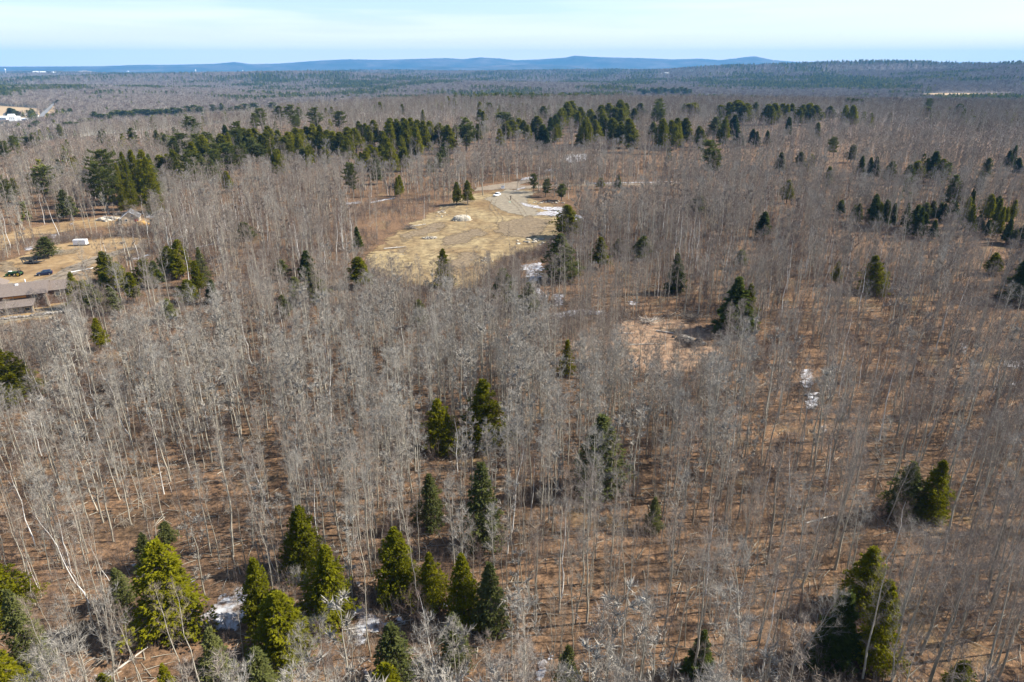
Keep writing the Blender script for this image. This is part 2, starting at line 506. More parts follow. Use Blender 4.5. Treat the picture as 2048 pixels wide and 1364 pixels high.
def sheet(name, poly, m, lift=.05, step=None, jitter=0.0, kind='structure', seed=0, mound=0.0, holes=0.0):
    """flat patch of ground draped on the terrain with an uneven edge"""
    g = np.random.default_rng(seed + 11)
    poly = np.array(poly, float)
    per = np.sum(np.linalg.norm(np.roll(poly, -1, 0) - poly, axis=1))
    if step is None: step = per / 60
    pts = []
    for i in range(len(poly)):
        a, b = poly[i], poly[(i + 1) % len(poly)]
        n = max(1, int(np.linalg.norm(b - a) / step))
        for k in range(n):
            pts.append(a + (b - a) * k / n)
    pts = np.array(pts)
    if jitter:
        j = g.normal(0, 1, (len(pts), 2)); j = (j + np.roll(j, 1, 0) + np.roll(j, -1, 0)) / 1.7
        pts = pts + j * jitter
    lo, hi = pts.min(0), pts.max(0)
    gx, gy = np.meshgrid(np.arange(lo[0], hi[0], step), np.arange(lo[1], hi[1], step))
    q = np.column_stack([gx.ravel(), gy.ravel()]) + g.normal(0, step * .12, (gx.size, 2))
    ins = inside(pts, q[:, 0], q[:, 1]); q = q[ins]
    allp = np.vstack([pts, q])
    nb = len(pts)
    r = delaunay_2d_cdt([Vector(p) for p in allp], [(i, (i + 1) % nb) for i in range(nb)], [list(range(nb))], 1, 1e-5)
    V = np.array([[v.x, v.y] for v in r[0]]); z = terrain(V[:, 0], V[:, 1]) + lift
    if mound:
        # distance to edge approx
        d = np.min(np.linalg.norm(V[:, None, :] - pts[None, :, :], axis=2), axis=1)
        z = z + mound * (1 - np.exp(-d / (step * 2))) + g.normal(0, mound * .08, len(V))
    F = [f for f in r[2]]
    me = bpy.data.meshes.new(name)
    me.from_pydata([(float(a), float(b), float(c)) for (a, b), c in zip(V, z)], [], F)
    ed = np.zeros(len(V))
    for c0 in range(0, len(V), 400):
        ed[c0:c0 + 400] = np.min(np.linalg.norm(V[c0:c0 + 400, None, :] - pts[None, :, :], axis=2), axis=1)
    at = me.attributes.new('edge', 'FLOAT', 'POINT'); at.data.foreach_set('value', ed.astype(np.float32))
    me.materials.append(m)
    for p in me.polygons: p.use_smooth = True
    o = link(name, me)
    if kind: o['kind'] = kind
    return o

def gn_forest(name, label, cat, protos, pts, rot, scl, idx, kind='stuff'):
    """ONE object: a point cloud of trees too many to count, each point carrying one of the prototype meshes"""
    me = bpy.data.meshes.new(name)
    n = len(pts)
    me.vertices.add(n); me.vertices.foreach_set('co', np.asarray(pts, np.float32).ravel())
    a = me.attributes.new('rot', 'FLOAT_VECTOR', 'POINT'); a.data.foreach_set('vector', np.asarray(rot, np.float32).ravel())
    a = me.attributes.new('scl', 'FLOAT_VECTOR', 'POINT'); a.data.foreach_set('vector', np.asarray(scl, np.float32).ravel())
    a = me.attributes.new('pick', 'INT', 'POINT'); a.data.foreach_set('value', np.asarray(idx, np.int32))
    me.update()
    o = link(name, me)
    ng = bpy.data.node_groups.new(name, 'GeometryNodeTree')
    ng.interface.new_socket('Geometry', in_out='INPUT', socket_type='NodeSocketGeometry')
    ng.interface.new_socket('Geometry', in_out='OUTPUT', socket_type='NodeSocketGeometry')
    N, L = ng.nodes, ng.links
    gi = N.new('NodeGroupInput'); go = N.new('NodeGroupOutput')
    iop = N.new('GeometryNodeInstanceOnPoints'); iop.inputs['Pick Instance'].default_value = True
    jn = N.new('GeometryNodeJoinGeometry')
    for p in protos:
        oi = N.new('GeometryNodeObjectInfo'); oi.transform_space = 'ORIGINAL'
        oi.inputs['Object'].default_value = p; oi.inputs['As Instance'].default_value = True
        L.new(oi.outputs['Geometry'], jn.inputs[0])
    def attr(nm, dt):
        k = N.new('GeometryNodeInputNamedAttribute'); k.data_type = dt; k.inputs['Name'].default_value = nm
        return k.outputs['Attribute']
    e2r = N.new('FunctionNodeEulerToRotation'); L.new(attr('rot', 'FLOAT_VECTOR'), e2r.inputs[0])
    L.new(gi.outputs[0], iop.inputs['Points']); L.new(jn.outputs[0], iop.inputs['Instance'])
    L.new(attr('pick', 'INT'), iop.inputs['Instance Index'])
    L.new(e2r.outputs[0], iop.inputs['Rotation']); L.new(attr('scl', 'FLOAT_VECTOR'), iop.inputs['Scale'])
    L.new(iop.outputs[0], go.inputs[0])
    md = o.modifiers.new('trees', 'NODES'); md.node_group = ng
    tag(o, label, cat, None, kind)
    return o

def proto(name, mb, mats):
    return bpy.data.objects.new(name, mb.mesh(name, mats))
# ------------------------------------------------------------------ ground sheet
def attr_mix(nt, name):
    a = nt.nodes.new("ShaderNodeAttribute"); a.attribute_name = name
    return a.outputs['Fac']

def ground_material():
    m = bpy.data.materials.new('leaf_litter_and_forest'); m.use_nodes = True
    nt = m.node_tree; L = nt.links; b = nt.nodes["Principled BSDF"]
    b.inputs['Roughness'].default_value = .95; b.inputs['Specular IOR Level'].default_value = .1
    tc = nt.nodes.new("ShaderNodeTexCoord")
    def nz(scale, det=6, rn=.6, st=(1, 1, 1)):
        mp = nt.nodes.new("ShaderNodeMapping"); mp.inputs['Scale'].default_value = st
        L.new(tc.outputs['Object'], mp.inputs['Vector'])
        n = nt.nodes.new("ShaderNodeTexNoise"); n.inputs['Scale'].default_value = scale; n.inputs['Detail'].default_value = det; n.inputs['Roughness'].default_value = rn
        L.new(mp.outputs['Vector'], n.inputs['Vector']); return n.outputs['Fac']
    leaf = ramp(nt, [(.34, (.045, .030, .020)), (.45, (.110, .074, .048)), (.56, (.245, .158, .096)), (.70, (.48, .325, .20))])  # litter browns; the ramp ends also paint sunlit patches and shaded mottling
    L.new(nz(1.5, 10, .82), leaf.inputs['Fac'])
    big = ramp(nt, [(.36, (.50, .50, .50)), (.46, (.85, .80, .76)), (.56, (1.0, .92, .86)), (.68, (.95, 1.0, .86))])
    L.new(nz(.07, 5, .6), big.inputs['Fac'])
    mx = nt.nodes.new("ShaderNodeMix"); mx.data_type = 'RGBA'; mx.blend_type = 'MULTIPLY'; mx.inputs[0].default_value = 1
    L.new(leaf.outputs['Color'], mx.inputs[6]); L.new(big.outputs['Color'], mx.inputs[7])
    # far forest canopy colour
    can = ramp(nt, [(.30, (.035, .045, .028)), (.42, (.06, .062, .045)), (.50, (.13, .108, .095)), (.72, (.20, .17, .15))])
    L.new(nz(.0042, 9, .68), can.inputs['Fac'])
    mx2 = nt.nodes.new("ShaderNodeMix"); mx2.data_type = 'RGBA'
    L.new(attr_mix(nt, 'canopy'), mx2.inputs[0]); L.new(mx.outputs[2], mx2.inputs[6]); L.new(can.outputs['Color'], mx2.inputs[7])
    L.new(mx2.outputs[2], b.inputs['Base Color'])
    bp = nt.nodes.new("ShaderNodeBump"); bp.inputs['Strength'].default_value = .6; bp.inputs['Distance'].default_value = .10
    L.new(nz(3.6, 8, .72), bp.inputs['Height']); L.new(bp.outputs['Normal'], b.inputs['Normal'])
    return m

def polar(name, radii, azs, m, bump=None, closed=False):
    A, Rr = np.meshgrid(azs, radii)
    X = Rr * np.sin(A); Y = Rr * np.cos(A); Z = terrain(X, Y)
    if bump is not None: Z = Z + bump(X, Y, Rr)
    nr, na = X.shape
    V = np.column_stack([X.ravel(), Y.ravel(), Z.ravel()])
    i = np.arange((nr - 1) * (na - 1)); r = i // (na - 1); c = i % (na - 1)
    a = r * na + c
    F = np.column_stack([a, a + na, a + na + 1, a + 1])
    me = bpy.data.meshes.new(name)
    me.vertices.add(len(V)); me.vertices.foreach_set('co', V.astype(np.float32).ravel())
    me.loops.add(F.size); me.loops.foreach_set('vertex_index', F.astype(np.int32).ravel())
    me.polygons.add(len(F)); me.polygons.foreach_set('loop_start', np.arange(0, F.size, 4, dtype=np.int32))
    me.polygons.foreach_set('use_smooth', np.ones(len(F), bool))
    at = me.attributes.new('canopy', 'FLOAT', 'POINT'); at.data.foreach_set('value', sm(520, 1150, Rr).ravel().astype(np.float32))
    me.materials.append(m); me.update(calc_edges=True); me.flip_normals()
    o = link(name, me); o['kind'] = 'structure'
    return o

GM = ground_material()
az_all = np.concatenate([np.linspace(-math.pi, -1.0, 40)[:-1], np.linspace(-1.0, 1.0, 420), np.linspace(1.0, math.pi, 40)[1:]])
polar('ground', np.concatenate([[0.0], np.geomspace(12, 4300, 300)]), az_all, GM)

def hillbump(X, Y, Rr):
    g = np.random.default_rng(3)
    return g.uniform(0, 1, X.shape) ** 2 * 11 * sm(4300, 4700, Rr) * (1 - .6 * sm(9000, 14000, Rr))
HM = noise_mat('far_forested_hills', .0030, [(.38, (.018, .030, .018)), (.47, (.045, .05, .035)), (.52, (.10, .085, .075)), (.66, (.155, .13, .115))], detail=10, rn=.68)
polar('hills', np.concatenate([np.linspace(4290, 9000, 190), np.geomspace(9030, 11500, 60)]), np.linspace(-1.0, 1.0, 1500), HM, hillbump)
MM = noise_mat('mountain_forest', .0016, [(.38, (.02, .035, .025)), (.50, (.05, .055, .045)), (.60, (.10, .09, .08)), (.75, (.19, .165, .14))], detail=10, rn=.68)
polar('mountains', np.linspace(11490, 19400, 120), np.linspace(-1.0, 1.0, 900), MM,
      lambda X, Y, Rr: np.random.default_rng(5).uniform(0, 6, X.shape))

# ------------------------------------------------------------------ open ground, snow, roads
GRAVEL = noise_mat('sandy_gravel', .35, [(.32, (.12, .085, .048)), (.45, (.22, .165, .090)), (.57, (.32, .245, .13)), (.72, (.46, .37, .21))], detail=9, rn=.7, bump=.7, bumpdist=.12,
                   scale2=.055, stops2=[(.35, (.66, .56, .5)), (.6, (1, 1, 1))], fac2=.9)
YELLOWSAND = noise_mat('yellow_sand', .6, [(.3, (.20, .145, .072)), (.7, (.40, .31, .165))], detail=7, bump=.5, bumpdist=.1)
LAWN = noise_mat('dry_winter_grass', .30, [(.30, (.17, .115, .062)), (.5, (.30, .205, .105)), (.75, (.44, .33, .18))], detail=9, rn=.7, bump=.4, bumpdist=.08,
                 scale2=.06, stops2=[(.35, (.68, .62, .6)), (.6, (1, 1, 1))], fac2=.8)
DIRT = noise_mat('driveway_dirt', .5, [(.3, (.17, .135, .10)), (.7, (.28, .23, .17))], detail=7, bump=.3)
GREYGRAVEL = noise_mat('grey_gravel', .5, [(.3, (.16, .135, .10)), (.7, (.30, .255, .185))], detail=8, bump=.4)
SNOW = noise_mat('old_snow', .9, [(.36, (.13, .085, .06)), (.47, (.32, .29, .28)), (.60, (.50, .51, .54)), (.80, (.72, .73, .76))], detail=6, rough=.6, bump=.4, bumpdist=.1)
TAR = noise_mat('worn_asphalt', .4, [(.3, (.16, .16, .16)), (.7, (.25, .25, .25))], detail=5)
CLAY = noise_mat('bare_clay_and_leaves', .45, [(.3, (.13, .080, .052)), (.5, (.27, .175, .11)), (.75, (.42, .30, .20))], detail=9, rn=.7, bump=.5, bumpdist=.1)

for m_, w_, n_ in ((GRAVEL, 2.2, .25), (YELLOWSAND, 2.6, .3), (LAWN, 2.0, .25), (DIRT, .9, .5), (GREYGRAVEL, 1.6, .35), (CLAY, 3.2, .22), (SNOW, .85, .8)): fade_edge(m_, w_, n_)
LOT = [(722, 516), (738, 545), (800, 566), (870, 582), (945, 580), (985, 545), (1010, 515), (1070, 500), (1118, 475), (1140, 440), (1112, 408), (1062, 396),
       (1075, 383), (1060, 378), (1005, 379), (950, 384), (905, 400), (862, 425), (805, 452), (765, 482)]
lot_w = poly_ground(LOT)
sheet('gravel_lot', lot_w, GRAVEL, .05, 2.2, .8, seed=1)
sheet('sand_bank', poly_ground([(722, 514), (738, 540), (800, 548), (838, 530), (815, 508), (775, 498), (745, 502)]), YELLOWSAND, .09, 1.4, .5, seed=2, mound=.35)
sheet('gravel_path', poly_ground([(965, 398), (1010, 378), (1075, 384), (1055, 398), (1070, 418), (1090, 430), (1060, 436), (1010, 425), (985, 412)]), GREYGRAVEL, .10, 1.8, .5, seed=3)
DRV = [(945, 383), (1005, 379), (1075, 377), (1130, 371), (1128, 368), (1080, 371), (1040, 371), (1052, 366), (1105, 353), (1100, 351), (1035, 362), (985, 370), (955, 375)]
sheet('driveway', poly_ground(DRV), DIRT, .13, 2.0, .3, seed=4)
sheet('forest_track', poly_ground([(1120, 369), (1190, 367), (1300, 367), (1375, 365), (1375, 368), (1300, 370.5), (1190, 371), (1120, 373)]), DIRT, .06, 3, .4, seed=5)
sheet('clearing', poly_ground([(1085, 640), (1110, 628), (1180, 640), (1290, 628), (1370, 634), (1430, 655), (1462, 690), (1440, 730), (1340, 765), (1260, 745), (1170, 725), (1110, 690)]), CLAY, .05, 1.6, .8, seed=6)
sheet('lawn', poly_ground([(-260, 560), (-200, 530), (0, 530), (55, 500), (150, 482), (215, 474), (305, 474), (292, 500), (200, 545), (175, 575), (150, 590), (120, 640), (-100, 660), (-260, 640)]), LAWN, .05, 2.2, .8, seed=7)
sheet('lawn', poly_ground([(-240, 500), (-60, 480), (30, 462), (110, 446), (190, 436), (225, 432), (300, 436), (310, 456), (200, 455), (150, 462), (60, 478), (0, 500), (-150, 520)]), LAWN, .06, 2.2, .6, seed=8)
sheet('lawn', poly_ground([(255, 408), (300, 408), (312, 425), (262, 424)]), LAWN, .05, 2, .5, seed=9)
sheet('driveway', poly_ground([(-200, 600), (-60, 570), (60, 565), (110, 547), (165, 520), (230, 502), (290, 484), (298, 490), (235, 512), (170, 536), (130, 566), (60, 580), (-60, 590), (-200, 620)]), DIRT, .11, 2, .4, seed=10)
sheet('gravel_yard', poly_ground([(-80, 655), (0, 640), (60, 632), (112, 608), (150, 600), (172, 606), (150, 622), (90, 636), (20, 646), (-80, 672)]), GREYGRAVEL, .12, 1.2, .3, seed=12)

SNOWS = [
 [(1040, 403), (1060, 409), (1088, 414), (1122, 414), (1130, 420), (1100, 422), (1080, 418), (1050, 412)],
 [(1078, 425), (1110, 421), (1135, 422), (1130, 434), (1100, 432), (1074, 430)],
 [(1140, 428), (1165, 432), (1168, 442), (1146, 440)],
 [(1018, 385), (1040, 376), (1052, 374), (1050, 377), (1030, 382)],
 [(1045, 356), (1075, 351), (1062, 358), (1040, 361)],
 [(1042, 535), (1080, 528), (1088, 545), (1070, 570), (1095, 590), (1078, 600), (1052, 572), (1056, 556)],
 [(1105, 590), (1130, 590), (1128, 612), (1108, 612)],
 [(1105, 628), (1150, 620), (1210, 622), (1205, 630), (1150, 634), (1110, 640)],
 [(1255, 603), (1278, 604), (1275, 612), (1258, 612)],
 [(1600, 742), (1628, 740), (1628, 772), (1610, 782), (1598, 765)],
 [(1608, 786), (1640, 785), (1636, 815), (1612, 820)],
 [(1640, 853), (1656, 850), (1654, 864), (1642, 864)],
 [(1920, 688), (1935, 690), (1932, 708), (1920, 706)],
 [(2005, 722), (2100, 722), (2100, 738), (2010, 736)],
 [(2016, 765), (2035, 765), (2033, 775), (2018, 775)],
 [(1430, 1330), (1440, 1325), (1440, 1340)],
 [(395, 1235), (430, 1205), (470, 1180), (500, 1165), (520, 1195), (505, 1235), (470, 1262), (430, 1262), (400, 1255)],
 [(375, 1160), (392, 1155), (392, 1172), (378, 1172)],
 [(424, 1140), (440, 1132), (442, 1142), (428, 1146)],
 [(262, 1125), (300, 1135), (305, 1160), (280, 1175), (262, 1150)],
 [(275, 1232), (310, 1250), (330, 1262), (310, 1270), (280, 1250)],
 [(570, 1128), (584, 1130), (586, 1155), (574, 1152)],
 [(700, 1225), (730, 1208), (745, 1230), (780, 1245), (800, 1235), (810, 1255), (770, 1262), (740, 1275), (725, 1300), (745, 1320), (740, 1350), (728, 1352), (720, 1320), (708, 1280)],
 [(806, 1210), (822, 1206), (825, 1218), (808, 1222)],
 [(880, 1206), (905, 1203), (902, 1214), (884, 1215)],
 [(706, 1075), (716, 1072), (714, 1088), (706, 1086)], [(706, 1104), (714, 1102), (714, 1112)], [(696, 1124), (704, 1122), (703, 1136), (697, 1134)],
 [(722, 1140), (734, 1136), (732, 1146)], [(712, 1165), (728, 1170), (722, 1182), (712, 1180)], [(736, 1186), (748, 1190), (744, 1204), (736, 1200)],
 [(1070, 1330), (1090, 1315), (1108, 1308), (1100, 1335), (1084, 1364), (1062, 1364)],
 [(1380, 1332), (1392, 1328), (1390, 1346), (1380, 1344)],
 [(195, 1352), (215, 1340), (240, 1352), (240, 1380), (195, 1380)],
 [(255, 1075), (262, 1076), (262, 1088), (256, 1086)],
 [(438, 1136), (448, 1132), (450, 1142)],
 [(100, 470), (116, 468), (114, 477), (102, 478)], [(48, 497), (66, 492), (68, 499), (50, 503)],
 [(138, 446), (148, 446), (146, 451), (139, 451)], [(-10, 560), (10, 558), (8, 575), (-10, 580)],
 [(262, 518), (298, 508), (300, 512), (266, 522)], [(290, 425), (312, 424), (312, 436), (292, 436)],
 [(690, 406), (722, 403), (720, 408), (694, 410)], [(740, 404), (790, 395), (788, 398), (744, 407)],
 [(334, 478), (380, 470), (382, 473), (336, 482)], [(385, 495), (430, 486), (430, 490), (386, 499)],
 [(1132, 310), (1172, 308), (1172, 320), (1140, 326), (1130, 318)], [(1162, 288), (1182, 287), (1180, 291), (1164, 292)],
 [(1180, 366.2), (1260, 364.6), (1350, 362.8), (1350, 364.2), (1260, 366.8), (1180, 368)],
 [(1088, 340), (1112, 337), (1110, 341), (1090, 344)],
 [(1150, 665), (1160, 664), (1158, 668)], [(1425, 658), (1436, 656), (1434, 662)],
]
snow_w = []
for i, s in enumerate(SNOWS):
    w = poly_ground(s); snow_w.append(w)
    per = np.sum(np.linalg.norm(np.roll(w, -1, 0) - w, axis=1))
    st = max(.22, per / 110); c_ = w.mean(0); w = c_ + (w - c_) * 1.12
    sheet('snow_patch', w, SNOW, .16, st, st * .5, seed=40 + i)

EARTH = fade_edge(noise_mat('brown_brushy_soil', .9, [(.3, (.07, .05, .034)), (.5, (.18, .135, .085)), (.7, (.34, .26, .16))], detail=9, rn=.75, bump=.6, bumpdist=.12), 3.6, .10)
for i, s in enumerate([[(790, 470), (850, 450), (900, 440), (905, 455), (850, 475), (800, 490)], [(880, 470), (960, 455), (990, 470), (930, 490), (880, 492)], [(985, 445), (1060, 430), (1105, 440), (1095, 470), (1030, 480), (985, 470)],
                       [(900, 405), (945, 392), (950, 402), (905, 418), (865, 432), (860, 424)], [(905, 500), (960, 500), (970, 530), (920, 545), (890, 525)], [(770, 500), (820, 490), (835, 505), (790, 515)],
                       [(1290, 650), (1370, 655), (1380, 675), (1320, 672)], [(1370, 665), (1402, 688), (1396, 702), (1375, 690), (1358, 672)], [(1240, 690), (1300, 700), (1290, 715), (1240, 705)],
                       [(60, 505), (130, 495), (180, 492), (175, 505), (100, 515), (60, 520)], [(-20, 520), (40, 525), (60, 540), (20, 548), (-20, 545)]]):
    sheet('bare_soil', poly_ground(s), EARTH, .145, None, .2, seed=70 + i)
# worn wheel tracks across the lot and the driveway
RUT = noise_mat('wheel_worn_dirt', .8, [(.3, (.13, .10, .065)), (.7, (.25, .195, .125))], detail=7); fade_edge(RUT, .12, 1.2)
def strip(name, pts, wd, m, lift):
    P = poly_ground(pts); n = []
    t = np.linspace(0, len(P) - 1, 40); Q = np.column_stack([np.interp(t, range(len(P)), P[:, 0]), np.interp(t, range(len(P)), P[:, 1])])
    Q[1:-1] = (Q[:-2] + Q[1:-1] + Q[2:]) / 3
    d = np.gradient(Q, axis=0); d /= np.linalg.norm(d, axis=1, keepdims=True); nn_ = np.column_stack([-d[:, 1], d[:, 0]])
    k = wd * (.6 + .4 * np.abs(np.sin(np.arange(40) * 1.7)))[:, None] / 2
    return sheet(name, np.vstack([Q + nn_ * k, (Q - nn_ * k)[::-1]]), m, lift, wd * .8, .06, seed=9)
for off in (0, 9):
    strip('wheel_track', [(985 + off, 398), (978 + off, 415), (1000 + off, 440), (960 + off, 465), (900 + off, 490), (850 + off, 515)], .6, RUT, .17)
    strip('wheel_track', [(1010 + off, 392), (1035 + off, 415), (1050 + off, 440), (1010 + off, 470), (975 + off, 490)], .55, RUT, .19)
strip('wheel_track', [(-60, 578), (60, 571), (110, 552), (165, 526), (230, 506), (290, 488)], .9, RUT, .18)
strip('wheel_track', [(-60, 586), (62, 577), (116, 557), (172, 531), (236, 510), (294, 490)], .9, RUT, .18)

# far fields and the country road
def far_sheet(name, pts, m, lift, step):
    w = poly_ground(pts); o = sheet(name, w, m, lift, step, step * .05, seed=3); return w
FIELDM = noise_mat('straw_field', .012, [(.3, (.30, .21, .12)), (.7, (.46, .34, .20))], detail=6)
fields = [
 far_sheet('field', [(-120, 208), (0, 212), (80, 218), (80, 232), (68, 238), (0, 238), (-120, 238)], FIELDM, 1.0, 22),
 far_sheet('field', [(82, 240), (112, 208), (126, 212), (112, 222), (112, 227), (152, 228), (152, 234), (140, 236), (80, 244)], FIELDM, 1.2, 16),
 far_sheet('field', [(1822, 189), (1880, 187.5), (1990, 188.5), (2050, 192), (2140, 193), (2140, 199), (2000, 199), (1950, 199), (1900, 203), (1856, 202)], FIELDM, 2.5, 22),
]
far_sheet('field', [(150, 143.5), (172, 141.5), (198, 145), (190, 147.5), (155, 146.5)], FIELDM, 6, 120)
far_sheet('field', [(1040, 172), (1080, 170.5), (1110, 171.5), (1090, 174), (1050, 174)], FIELDM, 3, 40)
far_sheet('field', [(1235, 168), (1290, 166.5), (1300, 168), (1260, 170)], FIELDM, 3, 40)
far_sheet('field', [(560, 190.5), (640, 189), (640, 190.2), (570, 192)], FIELDM, 2, 25)
far_sheet('field', [(180, 191), (250, 190), (250, 191), (185, 192.4)], FIELDM, 2, 25)
road_w = far_sheet('road', [(70, 243), (80, 243), (95, 228), (109, 211), (111, 208.6), (106, 208.6), (98, 216), (84, 228)], TAR, 2.6, 8)
far_sheet('snow_patch', [(1872, 188.4), (1960, 188.8), (1958, 190), (1880, 189.6)], SNOW, 2.0, 12)
far_sheet('snow_patch', [(2020, 189.4), (2060, 190), (2060, 192), (2020, 191.2)], SNOW, 2.6, 12)

